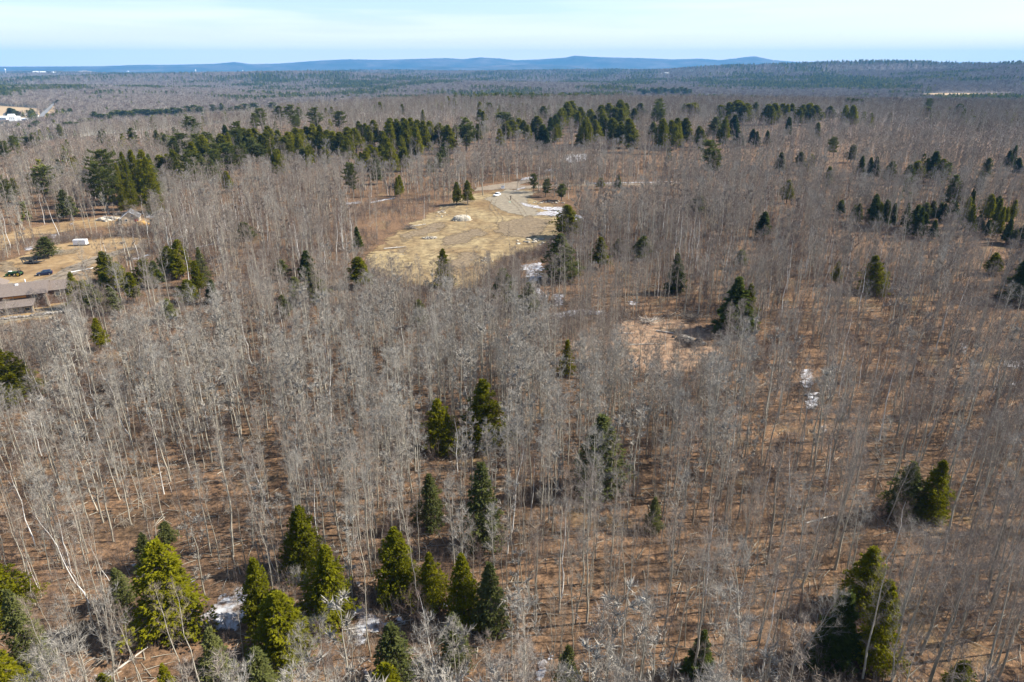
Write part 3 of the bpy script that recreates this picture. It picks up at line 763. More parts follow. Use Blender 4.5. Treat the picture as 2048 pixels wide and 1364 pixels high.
# ------------------------------------------------------------------ catalogue of evergreens seen in the picture
# cluster -> (phrase, base height of visible foliage, list of (x, y_top, y_bottom, width, kind))
H_, P_, S_, D_ = 'hemlock', 'pine', 'spruce', 'dull'
near = [
 (350, 1083, 1243, 122, H_, 'broad bright yellow-green hemlock left of the largest snow patch'),
 (606, 1014, 1128, 76, H_, 'dark green hemlock standing behind the row of near hemlocks, left of centre'),
 (660, 1091, 1234, 92, H_, 'tall hemlock right of the snow, in front of the dark one'),
 (522, 1117, 1240, 74, H_, 'narrow-topped hemlock whose left side is in deep shade beside the snow'),
 (565, 1186, 1304, 104, H_, 'wide bright hemlock with shaded snow at its left foot'),
 (802, 1054, 1180, 82, H_, 'neat pointed cone-shaped hemlock in the open above the snow trail'),
 (866, 1106, 1192, 54, H_, 'small hemlock close on the right of the neat pointed one'),
 (930, 1107, 1225, 70, H_, 'hemlock with a dark left side, left one of a touching pair'),
 (983, 1126, 1246, 74, D_, 'olive hemlock veiled by bare stems, right one of a touching pair'),
 (914, 1226, 1324, 66, D_, 'dim hemlock behind the leaning white birch near the bottom edge'),
 (790, 1245, 1352, 88, D_, 'rounded olive evergreen with bare twigs over it beside the snow trail'),
 (775, 1330, 1430, 92, H_, 'yellow-green hemlock top cut by the bottom edge, below the rounded olive one'),
 (438, 1258, 1372, 78, D_, 'dull olive hemlock in front of the largest snow patch'),
 (350, 1326, 1420, 44, H_, 'small bright hemlock tip at the bottom edge below the broad one'),
 (18, 1114, 1206, 84, H_, 'bright hemlock cut by the left edge, upper of two'),
 (12, 1258, 1420, 118, H_, 'big hemlock cut by the left edge near the bottom corner'),
 (68, 1180, 1330, 80, D_, 'pale olive hemlock between the two hemlocks at the left edge'),
 (248, 1136, 1196, 50, D_, 'grey-green young hemlock left of the broad bright hemlock'),
 (296, 1066, 1124, 46, D_, 'faint young hemlock behind a snow patch, above the broad bright hemlock'),
 (336, 1044, 1080, 32, D_, 'smallest faint hemlock up the slope behind the broad bright one'),
 (222, 1350, 1430, 60, H_, 'hemlock tip just showing at the bottom edge, left'),
 (520, 1300, 1400, 90, D_, 'loose olive hemlock in front of the wide bright hemlock'),
 (882, 797, 888, 66, H_, 'deep green hemlock alone among the pole trees, left one of the middle pair'),
 (970, 757, 882, 80, H_, 'tall green hemlock veiled by stems, right one of the middle pair'),
 (968, 924, 1084, 82, D_, 'tall dull hemlock laced with bare stems below the middle pair'),
 (866, 946, 1044, 56, D_, 'faint grey-green hemlock left of the tall dull one'),
 (1196, 829, 968, 108, D_, 'wide dark hemlock behind a silvery bare crown, right of the middle pair'),
 (1133, 680, 742, 31, H_, 'slim bright hemlock alone below the small clay clearing'),
 (1305, 996, 1050, 36, D_, 'small faint hemlock among the poles right of centre'),
 (1130, 1295, 1410, 60, D_, 'faint brownish hemlock by the snow at the bottom edge'),
 (1400, 1265, 1332, 52, S_, 'small dark evergreen under a forked silver tree'),
 (1722, 1091, 1200, 84, H_, 'tall bright hemlock in the lower right, upper half'),
 (1742, 1160, 1312, 78, H_, 'tall bright hemlock in the lower right, in front of its partner'),
 (1664, 1182, 1310, 76, S_, 'dark evergreen behind a silver twisted bare crown, lower right'),
 (1862, 924, 1025, 66, H_, 'green hemlock with a sunlit right side at the right'),
 (1806, 924, 1020, 72, D_, 'shaded dull hemlock beside the sunlit one at the right'),
 (1900, 1325, 1430, 74, H_, 'dark hemlock top at the bottom right edge'),
 (12, 690, 788, 100, H_, 'big round bright evergreen cut by the left edge'),
 (1470, 556, 648, 62, S_, 'massive dark evergreen right of the small clay clearing'),
 (1492, 566, 645, 36, H_, 'sunlit hemlock joined to the massive dark one'),
 (1352, 505, 572, 36, S_, 'dark narrow evergreen above the small clay clearing'),
 (1003, 538, 594, 38, S_, 'dark pointed evergreen below the gravel lot'),
 (1055, 566, 614, 34, D_, 'brownish-green evergreen right of the dark pointed one'),
 (888, 498, 562, 36, H_, 'single conical evergreen at the lower edge of the gravel lot'),
 (1136, 410, 464, 42, H_, 'yellow-green evergreen by the snow at the right of the gravel lot'),
 (1120, 468, 548, 66, D_, 'broad shaded evergreen below the snow, right of the lot'),
 (1200, 474, 524, 30, H_, 'small evergreen right of the lot among bare trees'),
 (1068, 347, 378, 16, P_, 'left one of three young pines on the bank behind the lot'),
 (1091, 358, 386, 20, P_, 'middle one of three young pines on the bank behind the lot'),
 (1123, 368, 393, 24, P_, 'right one of three young pines on the bank behind the lot'),
 (913, 364, 402, 18, H_, 'yellow-olive evergreen left of the utility pole'),
 (935, 361, 400, 19, H_, 'yellow-olive evergreen right of the utility pole'),
 (212, 503, 550, 34, H_, 'evergreen at the driveway bend above the house'),
 (152, 544, 602, 28, H_, 'slim evergreen beside the right end of the house'),
 (209, 545, 570, 24, H_, 'low evergreen between the house and the driveway bend'),
 (188, 570, 608, 34, D_, 'dull evergreen right of the house'),
 (290, 518, 562, 40, H_, 'rounded evergreen right of the driveway end'),
 (338, 493, 532, 36, H_, 'evergreen behind the rounded one, right of the driveway end'),
 (200, 637, 684, 24, H_, 'thin evergreen below the house'),
 (338, 598, 628, 24, D_, 'short dull evergreen in the bare wood below the driveway'),
 (93, 474, 503, 29, D_, 'dark round evergreen on the lawn left of the trailer'),
 (365, 480, 540, 34, H_, 'tall evergreen left of the gravel lot in the woods'),
 (380, 560, 592, 38, H_, 'wide low evergreen in the bare wood left of the lot'),
 (406, 495, 560, 26, D_, 'thin dull evergreen in the bare wood left of the lot'),
 (615, 502, 546, 28, S_, 'small dark evergreen left of the sand bank'),
 (632, 550, 592, 40, D_, 'spreading dull evergreen left of the sand bank'),
 (590, 555, 584, 28, D_, 'low dull evergreen further left of the sand bank'),
 (720, 514, 560, 42, H_, 'evergreen touching the left end of the sand bank'),
 (716, 454, 490, 15, S_, 'thin dark evergreen behind the sand bank'),
 (490, 445, 470, 30, D_, 'dark round evergreen in the bare wood above the driveway'),
 (562, 520, 548, 28, D_, 'faint evergreen in the middle of the left wood'),
 (566, 590, 622, 26, D_, 'faint low evergreen below the left wood'),
 (840, 600, 640, 24, D_, 'faint brown-green sapling below the lot'),
 (240, 524, 570, 30, H_, 'second evergreen right of the driveway bend'),
 (172, 560, 602, 26, H_, 'evergreen just right of the slim one by the house'),
 (228, 575, 612, 28, D_, 'dull evergreen below the driveway bend'),
 (265, 545, 590, 26, H_, 'evergreen below the driveway end in the bare wood'),
 (312, 522, 560, 24, S_, 'dark evergreen between the two rounded ones'),
 (358, 500, 545, 28, H_, 'bushy evergreen left of the tall one in the left wood'),
 (396, 522, 575, 24, H_, 'narrow evergreen below the thin dull one, left wood'),
 (424, 560, 592, 20, S_, 'small dark evergreen in the middle of the left wood'),
 (2040, 515, 592, 54, S_, 'large dark evergreen cut by the right edge'),
 (1744, 511, 572, 48, H_, 'broad evergreen in the right-hand wood'),
 (1673, 524, 558, 16, H_, 'thin evergreen left of the broad one in the right-hand wood'),
 (1987, 506, 536, 28, H_, 'small evergreen near the right edge'),
 (1525, 424, 466, 25, S_, 'dark oval evergreen right of the lot in the grey wood'),
 (1574, 360, 398, 21, H_, 'green oval evergreen above the dark oval one'),
 (1559, 305, 340, 15, S_, 'narrow dark evergreen in the far right wood'),
 (1653, 333, 374, 14, D_, 'thin dull evergreen in the far right wood'),
 (1284, 472, 505, 34, D_, 'grey-green evergreen right of the lot'),
 (1240, 478, 500, 26, D_, 'low grey-green evergreen right of the lot'),
 (1480, 500, 525, 24, D_, 'grey-green evergreen under bare crowns in the right wood'),
 (1395, 390, 420, 30, D_, 'faint grey-green evergreen above the right wood'),
 (1235, 350, 372, 12, S_, 'small dark evergreen on the forest track, left one'),
 (1202, 356, 372, 11, H_, 'small olive evergreen on the forest track'),
]
def cl(phrase, zb, *t): return (phrase, zb, t)
clusters = [
 cl('in the evergreen row at the far right', 5, (1721,312,342,13,S_),(1737,315,342,13,S_),(1751,314,342,13,S_),(1779,322,350,20,D_),(1703,289,310,16,D_),
    (1817,330,350,20,S_),(1830,322,347,24,H_),(1850,317,346,20,H_),(1864,303,346,22,S_),(1880,318,352,22,H_),(1905,350,396,25,D_),(1958,342,366,15,D_),
    (1972,316,343,17,D_),(2016,301,324,12,S_),(2025,291,322,10,S_),(2036,316,335,15,S_),(1669,274,300,16,P_),(1660,277,296,12,P_),(1600,304,324,18,D_)),
 cl('in the dark thicket near the right edge', 3, (1745,389,438,22,S_),(1766,400,442,15,S_),(1756,405,442,14,H_),(1785,407,442,15,S_),(1715,407,434,14,S_),(1706,410,430,12,D_),
    (1682,400,416,15,S_),(1811,407,440,13,S_),(1829,410,452,22,S_),(1820,430,454,14,S_),(1846,428,460,18,S_),(1867,440,462,14,S_),(1850,405,425,22,D_),(1866,402,420,16,S_),
    (1880,405,428,16,S_),(1900,402,430,20,S_),(1928,395,444,18,H_),(1940,378,408,9,S_),(1936,402,440,14,S_),(1975,388,425,22,H_),(1990,398,450,17,H_),(1993,392,420,14,S_),
    (2016,436,470,15,S_),(2027,400,426,13,H_),(2012,414,434,12,H_),(2043,450,472,18,S_),(1956,430,450,16,S_),(1976,440,455,12,S_),(2030,458,475,14,D_)),
 cl('in the evergreen belt right of the driveway', 6, (1418,280,332,30,P_),(1447,234,274,19,H_),(1468,230,267,20,S_),(1427,234,266,22,D_),(1396,252,279,17,H_),(1368,236,276,28,H_),
    (1352,236,274,26,H_),(1340,240,278,24,H_),(1323,237,280,26,H_),(1306,244,276,20,D_),(1505,258,276,14,S_),(1534,261,276,9,S_),(1476,262,278,15,S_),
    (1258,237,280,28,H_),(1240,243,278,22,H_),(1222,236,274,26,H_),(1205,228,262,24,H_),(1190,240,276,24,H_),(1172,234,274,24,H_),(1165,250,278,20,H_),
    (1228,215,248,26,H_),(1216,206,236,24,H_),(1240,200,238,28,H_),(1200,210,244,26,H_),(1180,218,250,24,H_),(1162,214,244,22,H_),(1141,202,238,32,H_),(1124,216,246,22,H_),
    (1110,230,268,20,S_),(1112,248,270,14,H_),(1085,250,290,24,S_),(1073,232,266,30,H_),(1066,245,266,20,H_),(1086,212,234,18,D_),(1252,206,232,18,H_),(1281,206,226,18,D_),(1268,216,236,16,H_),
    (1319,197,232,22,P_),(1310,215,240,18,P_),(1037,236,258,20,H_),(1018,242,262,30,H_),(1004,224,246,30,P_),(1000,258,282,14,H_),(1025,240,262,22,H_)),
 cl('along the evergreen line on the far right crest', 7, (1474,200,230,38,H_),(1458,204,228,22,H_),(1492,206,230,22,H_),(1510,204,226,14,D_),(1532,208,236,24,H_),(1546,206,234,24,H_),(1562,207,230,26,H_),
    (1582,207,230,16,H_),(1604,209,232,20,H_),(1618,206,230,26,H_),(1632,210,232,24,H_),(1660,212,228,18,D_),(1690,210,232,14,H_),(1703,210,238,18,H_),(1635,245,264,12,D_),
    (1575,234,254,10,S_),(1386,206,220,22,H_),(1370,208,220,14,D_),(1440,210,222,12,H_),(1438,222,238,10,D_),(1857,196,214,14,P_),(1850,214,226,20,D_),(1918,208,222,12,S_)),
 cl('in the evergreen belt left of the driveway', 6, (684,264,300,30,H_),(698,254,290,30,H_),(712,256,288,26,H_),(748,240,278,24,H_),(730,246,264,14,H_),(718,242,260,14,H_),(783,236,278,28,H_),(796,238,282,26,H_),
    (808,236,278,26,H_),(822,236,286,28,H_),(838,240,290,26,H_),(848,242,292,26,H_),(862,242,278,24,H_),(880,246,280,26,H_),(898,250,290,24,H_),(890,256,284,20,H_),(910,250,268,16,D_),
    (934,236,284,34,P_),(956,248,272,16,H_),(959,218,236,16,H_),(966,242,256,18,D_),(741,290,314,26,H_),(762,290,316,24,H_),(783,286,322,28,H_),(807,296,322,22,H_),(731,302,322,22,H_),
    (753,318,346,18,D_),(722,304,318,14,H_),(697,326,362,22,P_),(668,262,292,26,H_),(656,260,290,24,H_),(799,350,368,14,H_),(768,262,300,22,H_),(812,262,300,22,H_),(830,276,300,20,H_),
    (888,286,312,20,S_),(878,306,322,16,D_),(860,318,330,12,D_)),
 cl('in the evergreen wood at upper left', 6, (218,298,385,52,P_),(258,304,380,26,H_),(276,300,376,30,H_),(293,300,380,38,H_),(308,308,372,26,D_),(322,310,342,30,H_),(338,308,340,22,H_),(362,266,308,34,P_),(378,300,356,34,P_),
    (396,268,310,28,P_),(410,270,322,30,H_),(424,264,300,26,P_),(437,287,328,34,P_),(461,286,326,34,P_),(444,268,300,26,H_),(478,243,288,30,P_),(506,276,314,30,P_),(492,257,292,28,H_),(512,256,288,26,H_),
    (540,252,294,28,H_),(557,260,292,22,H_),(577,264,302,28,H_),(554,298,332,26,H_),(595,256,294,28,H_),(615,253,287,26,H_),(629,248,287,26,H_),(641,262,290,20,H_),(656,260,289,22,H_),
    (649,294,312,18,H_),(622,290,314,20,H_),(606,296,318,18,D_),(451,250,276,14,S_),(388,284,330,24,H_),(350,300,345,24,H_),(404,308,345,26,D_),(424,318,350,22,D_),(454,342,360,18,H_),(470,262,296,20,H_),
    (526,268,300,20,H_),(335,268,300,16,D_),(486,290,320,20,P_),(600,268,300,20,H_)),
 cl('among the lone pines in the upper left wood', 6, (67,266,287,22,P_),(29,271,288,15,P_),(5,280,302,22,P_),(84,333,380,48,P_),(7,352,388,28,P_),(27,356,372,18,H_),(133,380,412,28,D_),(265,256,277,18,P_),(37,250,262,14,P_),
    (75,242,258,13,P_),(205,258,272,14,S_),(379,233,258,26,P_),(315,260,282,12,D_),(150,312,326,12,D_),(208,318,338,10,D_),(70,340,356,12,D_),(596,228,248,13,P_),(118,318,332,10,D_)),
 cl('of the feathery pines in the upper middle', 7, (632,215,248,25,P_),(678,222,248,24,P_),(581,209,242,22,P_),(560,212,236,22,P_),(523,216,247,22,P_),(543,205,226,20,P_),(510,206,226,20,P_),(490,208,228,20,P_),(476,212,230,16,P_),
    (462,216,232,14,P_),(598,214,234,14,P_),(510,226,252,18,P_)),
 cl('in the sloping pine line at far left', 6, *[(x, 245 - (x - 125) * .105 + dy, 262 - (x - 125) * .09 + dy, w, P_) for x, dy, w in
    [(122,4,14),(133,0,16),(146,1,15),(158,3,14),(170,-3,18),(181,-2,18),(192,-14,16),(203,-9,18),(214,-7,18),(227,-10,20),(238,-13,18),(250,-10,20),(262,-8,20),(274,-11,20),(286,-9,18),(298,-8,20),(311,-6,18),(323,-6,20),
     (336,-5,18),(349,-6,18),(362,-3,18),(376,-6,20),(390,-7,18),(402,-3,16),(430,-4,14),(445,-5,14)]]),
 cl('beside the far white farmhouse', 3, (23,216,233,10,S_),(30,218,233,10,D_),(37,222,234,10,D_),(65,225,234,9,D_),(142,217,230,10,S_),(135,222,230,8,D_),(117,200,208,7,S_)),
 cl('on the crest line above the gravel lot', 8, *[(x, y, y + h, w, H_) for x, y, h, w in [(990,187,10,11),(1000,185,11,10),(1010,187,9,12),(1022,187,10,11),(1032,185,11,12),(1043,186,11,10),(1053,188,9,11),(1065,188,8,10),(1078,188,9,12),(1096,188,8,10),
    (1120,188,8,12),(1138,187,8,10),(958,190,8,10),(940,189,10,12),(930,190,9,10),(912,189,10,10),(895,193,10,8),(908,196,9,6),(742,199,7,8),(812,180,6,6),(804,209,12,7),(846,219,12,8),(760,204,12,8),(980,206,10,10),(960,204,8,8),
    (698,190,7,10),(686,193,7,8),(715,190,6,8),(672,196,8,8),(663,214,9,8),(652,216,8,6)]]),
 cl('in the bluish evergreen grove beyond the crest', 9, *[(1280 + i * 8.2, 174 + (i * 7 % 5) + (3 if i < 3 else 0), 186 + (i * 5 % 7), 12, P_) for i in range(13)]),
 cl('along the dark strip left of the pale field', 8, *[(1696 + i * 9, 196 + (i * 5 % 4), 207 + (i * 3 % 3), 11, P_) for i in range(13)]),
]
ORD = ['leftmost', 'second', 'third', 'fourth', 'fifth', 'sixth', 'seventh', 'eighth', 'ninth', 'tenth'] + ['%dth' % i if i % 10 not in (1, 2, 3) or i in (11, 12, 13) else {1: '%dst', 2: '%dnd', 3: '%drd'}[i % 10] % i for i in range(11, 80)]
KLAB = {'hemlock': 'yellow-green hemlock', 'pine': 'feathery blue-green pine', 'spruce': 'narrow dark spruce', 'dull': 'dull olive evergreen'}

# conifer prototype meshes in three levels of detail
CP = {}
DIM = {'hemlock': (16.0, 4.0), 'pine': (24.0, 5.2), 'spruce': (15.0, 2.7), 'dull': (14.0, 3.6)}
LODS = {'near': (6500, .25, 4), 'mid': (2600, .42, 3), 'far': (800, .85, 3)}
for kd in ('hemlock', 'pine', 'spruce', 'dull'):
    h, cr = DIM[kd]
    for lod, (nc, leaf, nv) in LODS.items():
        CP[kd, lod] = []
        for v in range(nv):
            kk = 'hemlock' if kd == 'dull' else kd
            ncl = nc * {'pine': 1.15, 'dull': .55}.get(kd, 1)
            T, C = conifer(h, cr, kk, 100 + v + (hash_ := {'hemlock': 0, 'pine': 20, 'spruce': 40, 'dull': 60}[kd]) + {'near': 0, 'mid': 5, 'far': 10}[lod], ncl, leaf * (1.15 if kd == 'pine' else 1), {'near': .08, 'mid': .22, 'far': .30}[lod] if kd != 'pine' else .26, {'near': 0, 'mid': .6, 'far': 1.0}[lod])
            mats = [M['darkbark'], M[kd]]
            if lod == 'near':
                CP[kd, lod].append((T.mesh(kd + '_trunk', mats), C.mesh(kd + '_crown', mats)))
            else:
                CP[kd, lod].append(merge(T, C).mesh(kd + '_tree', mats))

KNAME = {'hemlock': 'hemlock_tree', 'pine': 'pine_tree', 'spruce': 'spruce_tree', 'dull': 'evergreen_tree'}
con_xy = []   # x, y, crown radius
ncon = 0
views = []    # windows of the picture that bare trees must leave mostly open: x0, x1, y0, y1, distance, share removed
def place_conifer(px, yt, yb, w, kd, label, zb, group=None):
    global ncon
    q = ground(px, yb, zb)
    if q is None: return
    x, y = q[0], q[1]; z0 = tz(x, y)
    zt = top_z(y, yt); h = zt - z0
    P = np.array([x, y, z0 + h * .4]); rad = w / 2 / px_at(P)
    h = max(h, 1.2 * rad)
    h0, r0 = DIM[kd]
    sx = rad / r0 * (1.45 if yt > 650 else 1.6 if yt > 345 else 1.8) * (.74 if kd == 'pine' else 1); sz = h / h0
    k = ncon; ncon += 1
    rz = (k * 2.399) % 6.283
    lod = 'near' if px_at(P) * h > 75 else ('mid' if px_at(P) * h > 26 else 'far')
    ln = math.atan((px - project(np.array([x, y, z0]))[0]) / 1e4)
    if lod == 'near':
        tm, cm = CP[kd, lod][k % 4]
        e = empty(KNAME[kd], (x, y, z0), (0, 0, rz), (sx, sx, sz))
        link('trunk', tm, e); link('crown', cm, e)
    else:
        e = link(KNAME[kd], CP[kd, lod][k % 3], None, (x, y, z0), (0, 0, rz), (sx, sx, sz))
    tag(e, label, 'evergreen tree' if kd == 'dull' else kd + ' tree', group)
    con_xy.append((x, y, rad))
    views.append((px - w * .45, px + w * .45, yt - 2, yt + (yb - yt) * (.88 if kd != 'dull' else .7), y, (.97 if yt > 270 else .9) if kd != 'dull' else (.96 if w > 90 else .78)))

for (px, yt, yb, w, kd, lab) in near:
    place_conifer(px, yt, yb, w, kd, lab, 1.0 if yt > 650 else 2.0)
gx = np.random.default_rng(77)
for phrase, zb, lst in clusters:
    if 'belt' in phrase or 'upper left' in phrase or 'thicket' in phrase or 'crest' in phrase and 'far right' in phrase:
        ex = []
        for (x, a, b, w, k) in lst:
            if k in (H_, S_, P_) and gx.uniform() < (.88 if k == H_ else .9):
                ex.append((x + gx.uniform(-.6, .6) * w, a + (b - a) * gx.uniform(.05, .35), b + (b - a) * gx.uniform(.0, .25), w * gx.uniform(.65, .95), k))
        lst = tuple(lst) + tuple(ex)
    for kd in (H_, P_, S_, D_):
        sub = sorted([t for t in lst if t[4] == kd])
        for i, t in enumerate(sub):
            ph = phrase
            o = ORD[i]
            nm = {'hemlock': 'hemlock', 'pine': 'feathery pine', 'spruce': 'dark spruce', 'dull': 'olive evergreen'}[kd]
            lab = ('%s %s %s' % (o, nm, phrase)) if i == 0 or len(sub) == 1 else '%s %s from the left %s' % (o, nm, phrase)
            if len(sub) == 1: lab = 'only %s %s' % (nm, phrase)
            place_conifer(t[0], t[1], t[2], t[3], kd, lab, zb, nm + 's ' + phrase)
con = np.array(con_xy)
print('conifers', len(con))
#@@PART3
# ------------------------------------------------------------------ leafless forest
def bm(fn): return fn
BV = {}   # (type, lod) -> list of (trunk MB, crown MB)
def prof_pole(t): return .55 + .5 * math.sin(min(1, max(0, (t - .45) / .55)) * 3.1)
SPEC = {
 'pole':  dict(h=14.5, cs=.52, cr=1.25, nb=14, up=1.25, trad=.072, wob=.5, low=5, limb=.20, tl=.62, tw=420),
 'tall':  dict(h=17.0, cs=.42, cr=2.7, nb=18, up=1.0, trad=.13, wob=.4, low=4, limb=.28, tl=.8, tw=1300),
 'wide':  dict(h=15.0, cs=.30, cr=4.3, nb=19, up=.80, trad=.18, wob=.5, low=3, limb=.32, tl=.9, tw=2400),
 'birch': dict(h=14.0, cs=.45, cr=2.0, nb=13, up=1.2, trad=.115, wob=.7, low=2, limb=.28, tl=.7, tw=600),
 'small': dict(h=6.5, cs=.22, cr=1.7, nb=13, up=.95, trad=.06, wob=.6, low=0, limb=.4, tl=.75, tw=700),
}
LT = {'near': (1.3, .010, 6), 'mid': (.75, .031, 4), 'far': (.26, .10, 2)}
BM_ = {'pole': ('bark', 'tantwig'), 'tall': ('bark', 'twig'), 'tallw': ('bark', 'twigw'), 'wide': ('bark', 'twig'), 'widew': ('bark', 'twigw'), 'birch': ('birch', 'redtwig'), 'small': ('darkbark', 'redtwig')}
NV = {'pole': 8, 'tall': 5, 'wide': 4, 'birch': 4, 'small': 4}
for ty, sp in SPEC.items():
    for lod, (f, w, sub) in LT.items():
        BV[ty, lod] = []
        for v in range(NV[ty] if lod != 'far' else 2):
            nb = sp['nb'] if lod != 'far' else max(6, sp['nb'] // 2)
            BV[ty, lod].append(bare(sp['h'], sp['cs'], sp['cr'], nb, sp['up'], int(sp['tw'] * f), sp['trad'] * (1 if lod == 'near' else 1.1 if lod == 'mid' else 1.15),
                                    sp['tl'], w, sp['wob'], tm=1, seed=500 + v * 7 + len(ty) * 31, sub=sub, low=sp['low'], limb=sp['limb'], prof=prof_pole if ty in ('pole', 'birch') else None))
FP = {}
for ty, (bk, tw) in BM_.items():
    src = {'tallw': 'tall', 'widew': 'wide'}.get(ty, ty)
    for lod in LT:
        FP[ty, lod] = [proto(ty + '_' + lod, merge(*m), [M[bk], M[tw]]) for m in BV[src, lod]]
NEARM = {}
for ty, (bk, tw) in BM_.items():
    src = {'tallw': 'tall', 'widew': 'wide'}.get(ty, ty)
    NEARM[ty] = [(a.mesh('bare_trunk', [M[bk], M[tw]]), b.mesh('bare_crown', [M[bk], M[tw]])) for a, b in BV[src, 'near']]

# polygons (picture pixels on the ground) kept free of tall trees / of everything
HARD = [LOT, [(945,385),(1000,383),(1060,380),(1115,374),(1110,366),(1045,368),(1060,362),(1105,350),(1095,349),(1030,360),(975,370),(945,376)],
        [(-260, 560), (-200, 530), (0, 530), (55, 502), (150, 484), (215, 476), (300, 476), (285, 500), (200, 542), (170, 575), (150, 590), (120, 655), (-260, 670)],
        [(-240, 500), (-60, 482), (30, 464), (110, 448), (190, 438), (225, 412), (255, 408), (310, 408), (312, 440), (300, 455), (200, 455), (150, 462), (60, 478), (0, 498), (-150, 520)],
        [(1290, 632), (1370, 636), (1425, 655), (1455, 690), (1435, 728), (1340, 755), (1260, 735), (1225, 690), (1240, 650)],
        [(1040, 530), (1090, 522), (1100, 560), (1100, 600), (1050, 580)],
        [(1040, 398), (1150, 400), (1170, 445), (1130, 470)]]
SOFT = [[(-60, 640), (160, 600), (185, 640), (170, 730), (-60, 760)],            # low growth in front of the house
        [(740, 540), (880, 560), (985, 530), (1130, 470), (1150, 520), (1090, 600), (1010, 640), (850, 655), (740, 620)],
        [(1090, 640), (1230, 620), (1290, 625), (1470, 680), (1480, 740), (1400, 850), (1240, 850), (1100, 745)],
        [(90, 480), (215, 472), (260, 490), (140, 520)], [(1590, 735), (1640, 735), (1660, 880), (1590, 880)],
        [(230, 455), (320, 440), (320, 475), (240, 475)]]
hard_w = [poly_ground(p) for p in HARD]; soft_w = [poly_ground(p) for p in SOFT]

def grid_pts(r0, r1, sp, seed, amax=None, jit=.48):
    g = np.random.default_rng(seed)
    ys = np.arange(0, r1, sp); xm = .80 * r1 + 60
    xs = np.arange(-xm, xm, sp)
    X, Y = np.meshgrid(xs, ys); X = X.ravel() + g.uniform(-jit, jit, X.size) * sp; Y = Y.ravel() + g.uniform(-jit, jit, Y.size) * sp
    r = np.hypot(X, Y); dep = Y * math.cos(PITCH) + CAM_H * math.sin(PITCH)
    k = (r >= r0) & (r < r1) & (np.abs(X) < .75 * dep + 14 + .02 * r) & (Y > 28)
    return X[k], Y[k]

def pnoise(x, y, s, seed):
    g = np.random.default_rng(seed); o = 0
    for i in range(6):
        a = g.uniform(0, 6.28); f = s * g.uniform(.6, 1.9); p = g.uniform(0, 6.28)
        o = o + np.sin((x * math.cos(a) + y * math.sin(a)) * f + p)
    return o / 6 ** .5 / 1.2

fields_w = [w for w in fields] + [road_w]
far_h = [poly_ground([(60, 250), (82, 236), (100, 214), (116, 214), (104, 232), (95, 252)]), poly_ground([(-40, 232), (60, 240), (70, 250), (40, 262), (-40, 262)])]

groups = {k: ([], [], [], []) for k in ('bare', 'birchf', 'brush', 'smallg')}
views += [(722, 1130, 384, 545, 900, .93), (1040, 1140, 395, 440, 900, .8), (1000, 1110, 350, 384, 330, .8), (0, 120, 555, 645, 900, .97), (0, 130, 505, 560, 900, .93), (120, 300, 475, 545, 900, .75),
          (140, 185, 470, 500, 900, .9), (225, 300, 405, 455, 900, .75), (0, 225, 440, 475, 900, .55), (395, 525, 1165, 1262, 900, .35), (705, 780, 1210, 1350, 900, .4), (1040, 1095, 525, 600, 900, .3),
          (1280, 1440, 640, 715, 900, .85), (1595, 1645, 738, 820, 900, .25), (0, 130, 205, 262, 3000, .95), (1170, 1350, 362, 370, 900, .6)]
VW = np.array(views)
def blocked(x, y, h, cr, cs):
    u0, v0 = project(np.array([x, y, h * cs])); u1, v1 = project(np.array([x, y, h * .97]))
    s = FPX / (y * math.cos(PITCH) + CAM_H * math.sin(PITCH)); hw = cr * s * .45
    ua, ub = min(u0, u1) - hw, max(u0, u1) + hw
    k = (VW[:, 4] > y - 1) & (ub > VW[:, 0]) & (ua < VW[:, 1]) & (v1 < VW[:, 3]) & (v0 > VW[:, 2])
    if not k.any(): return False
    return g.uniform() < VW[k, 5].max()
tree_rows = []   # x y type scale rot lean tiltaz lod
g = np.random.default_rng(99)
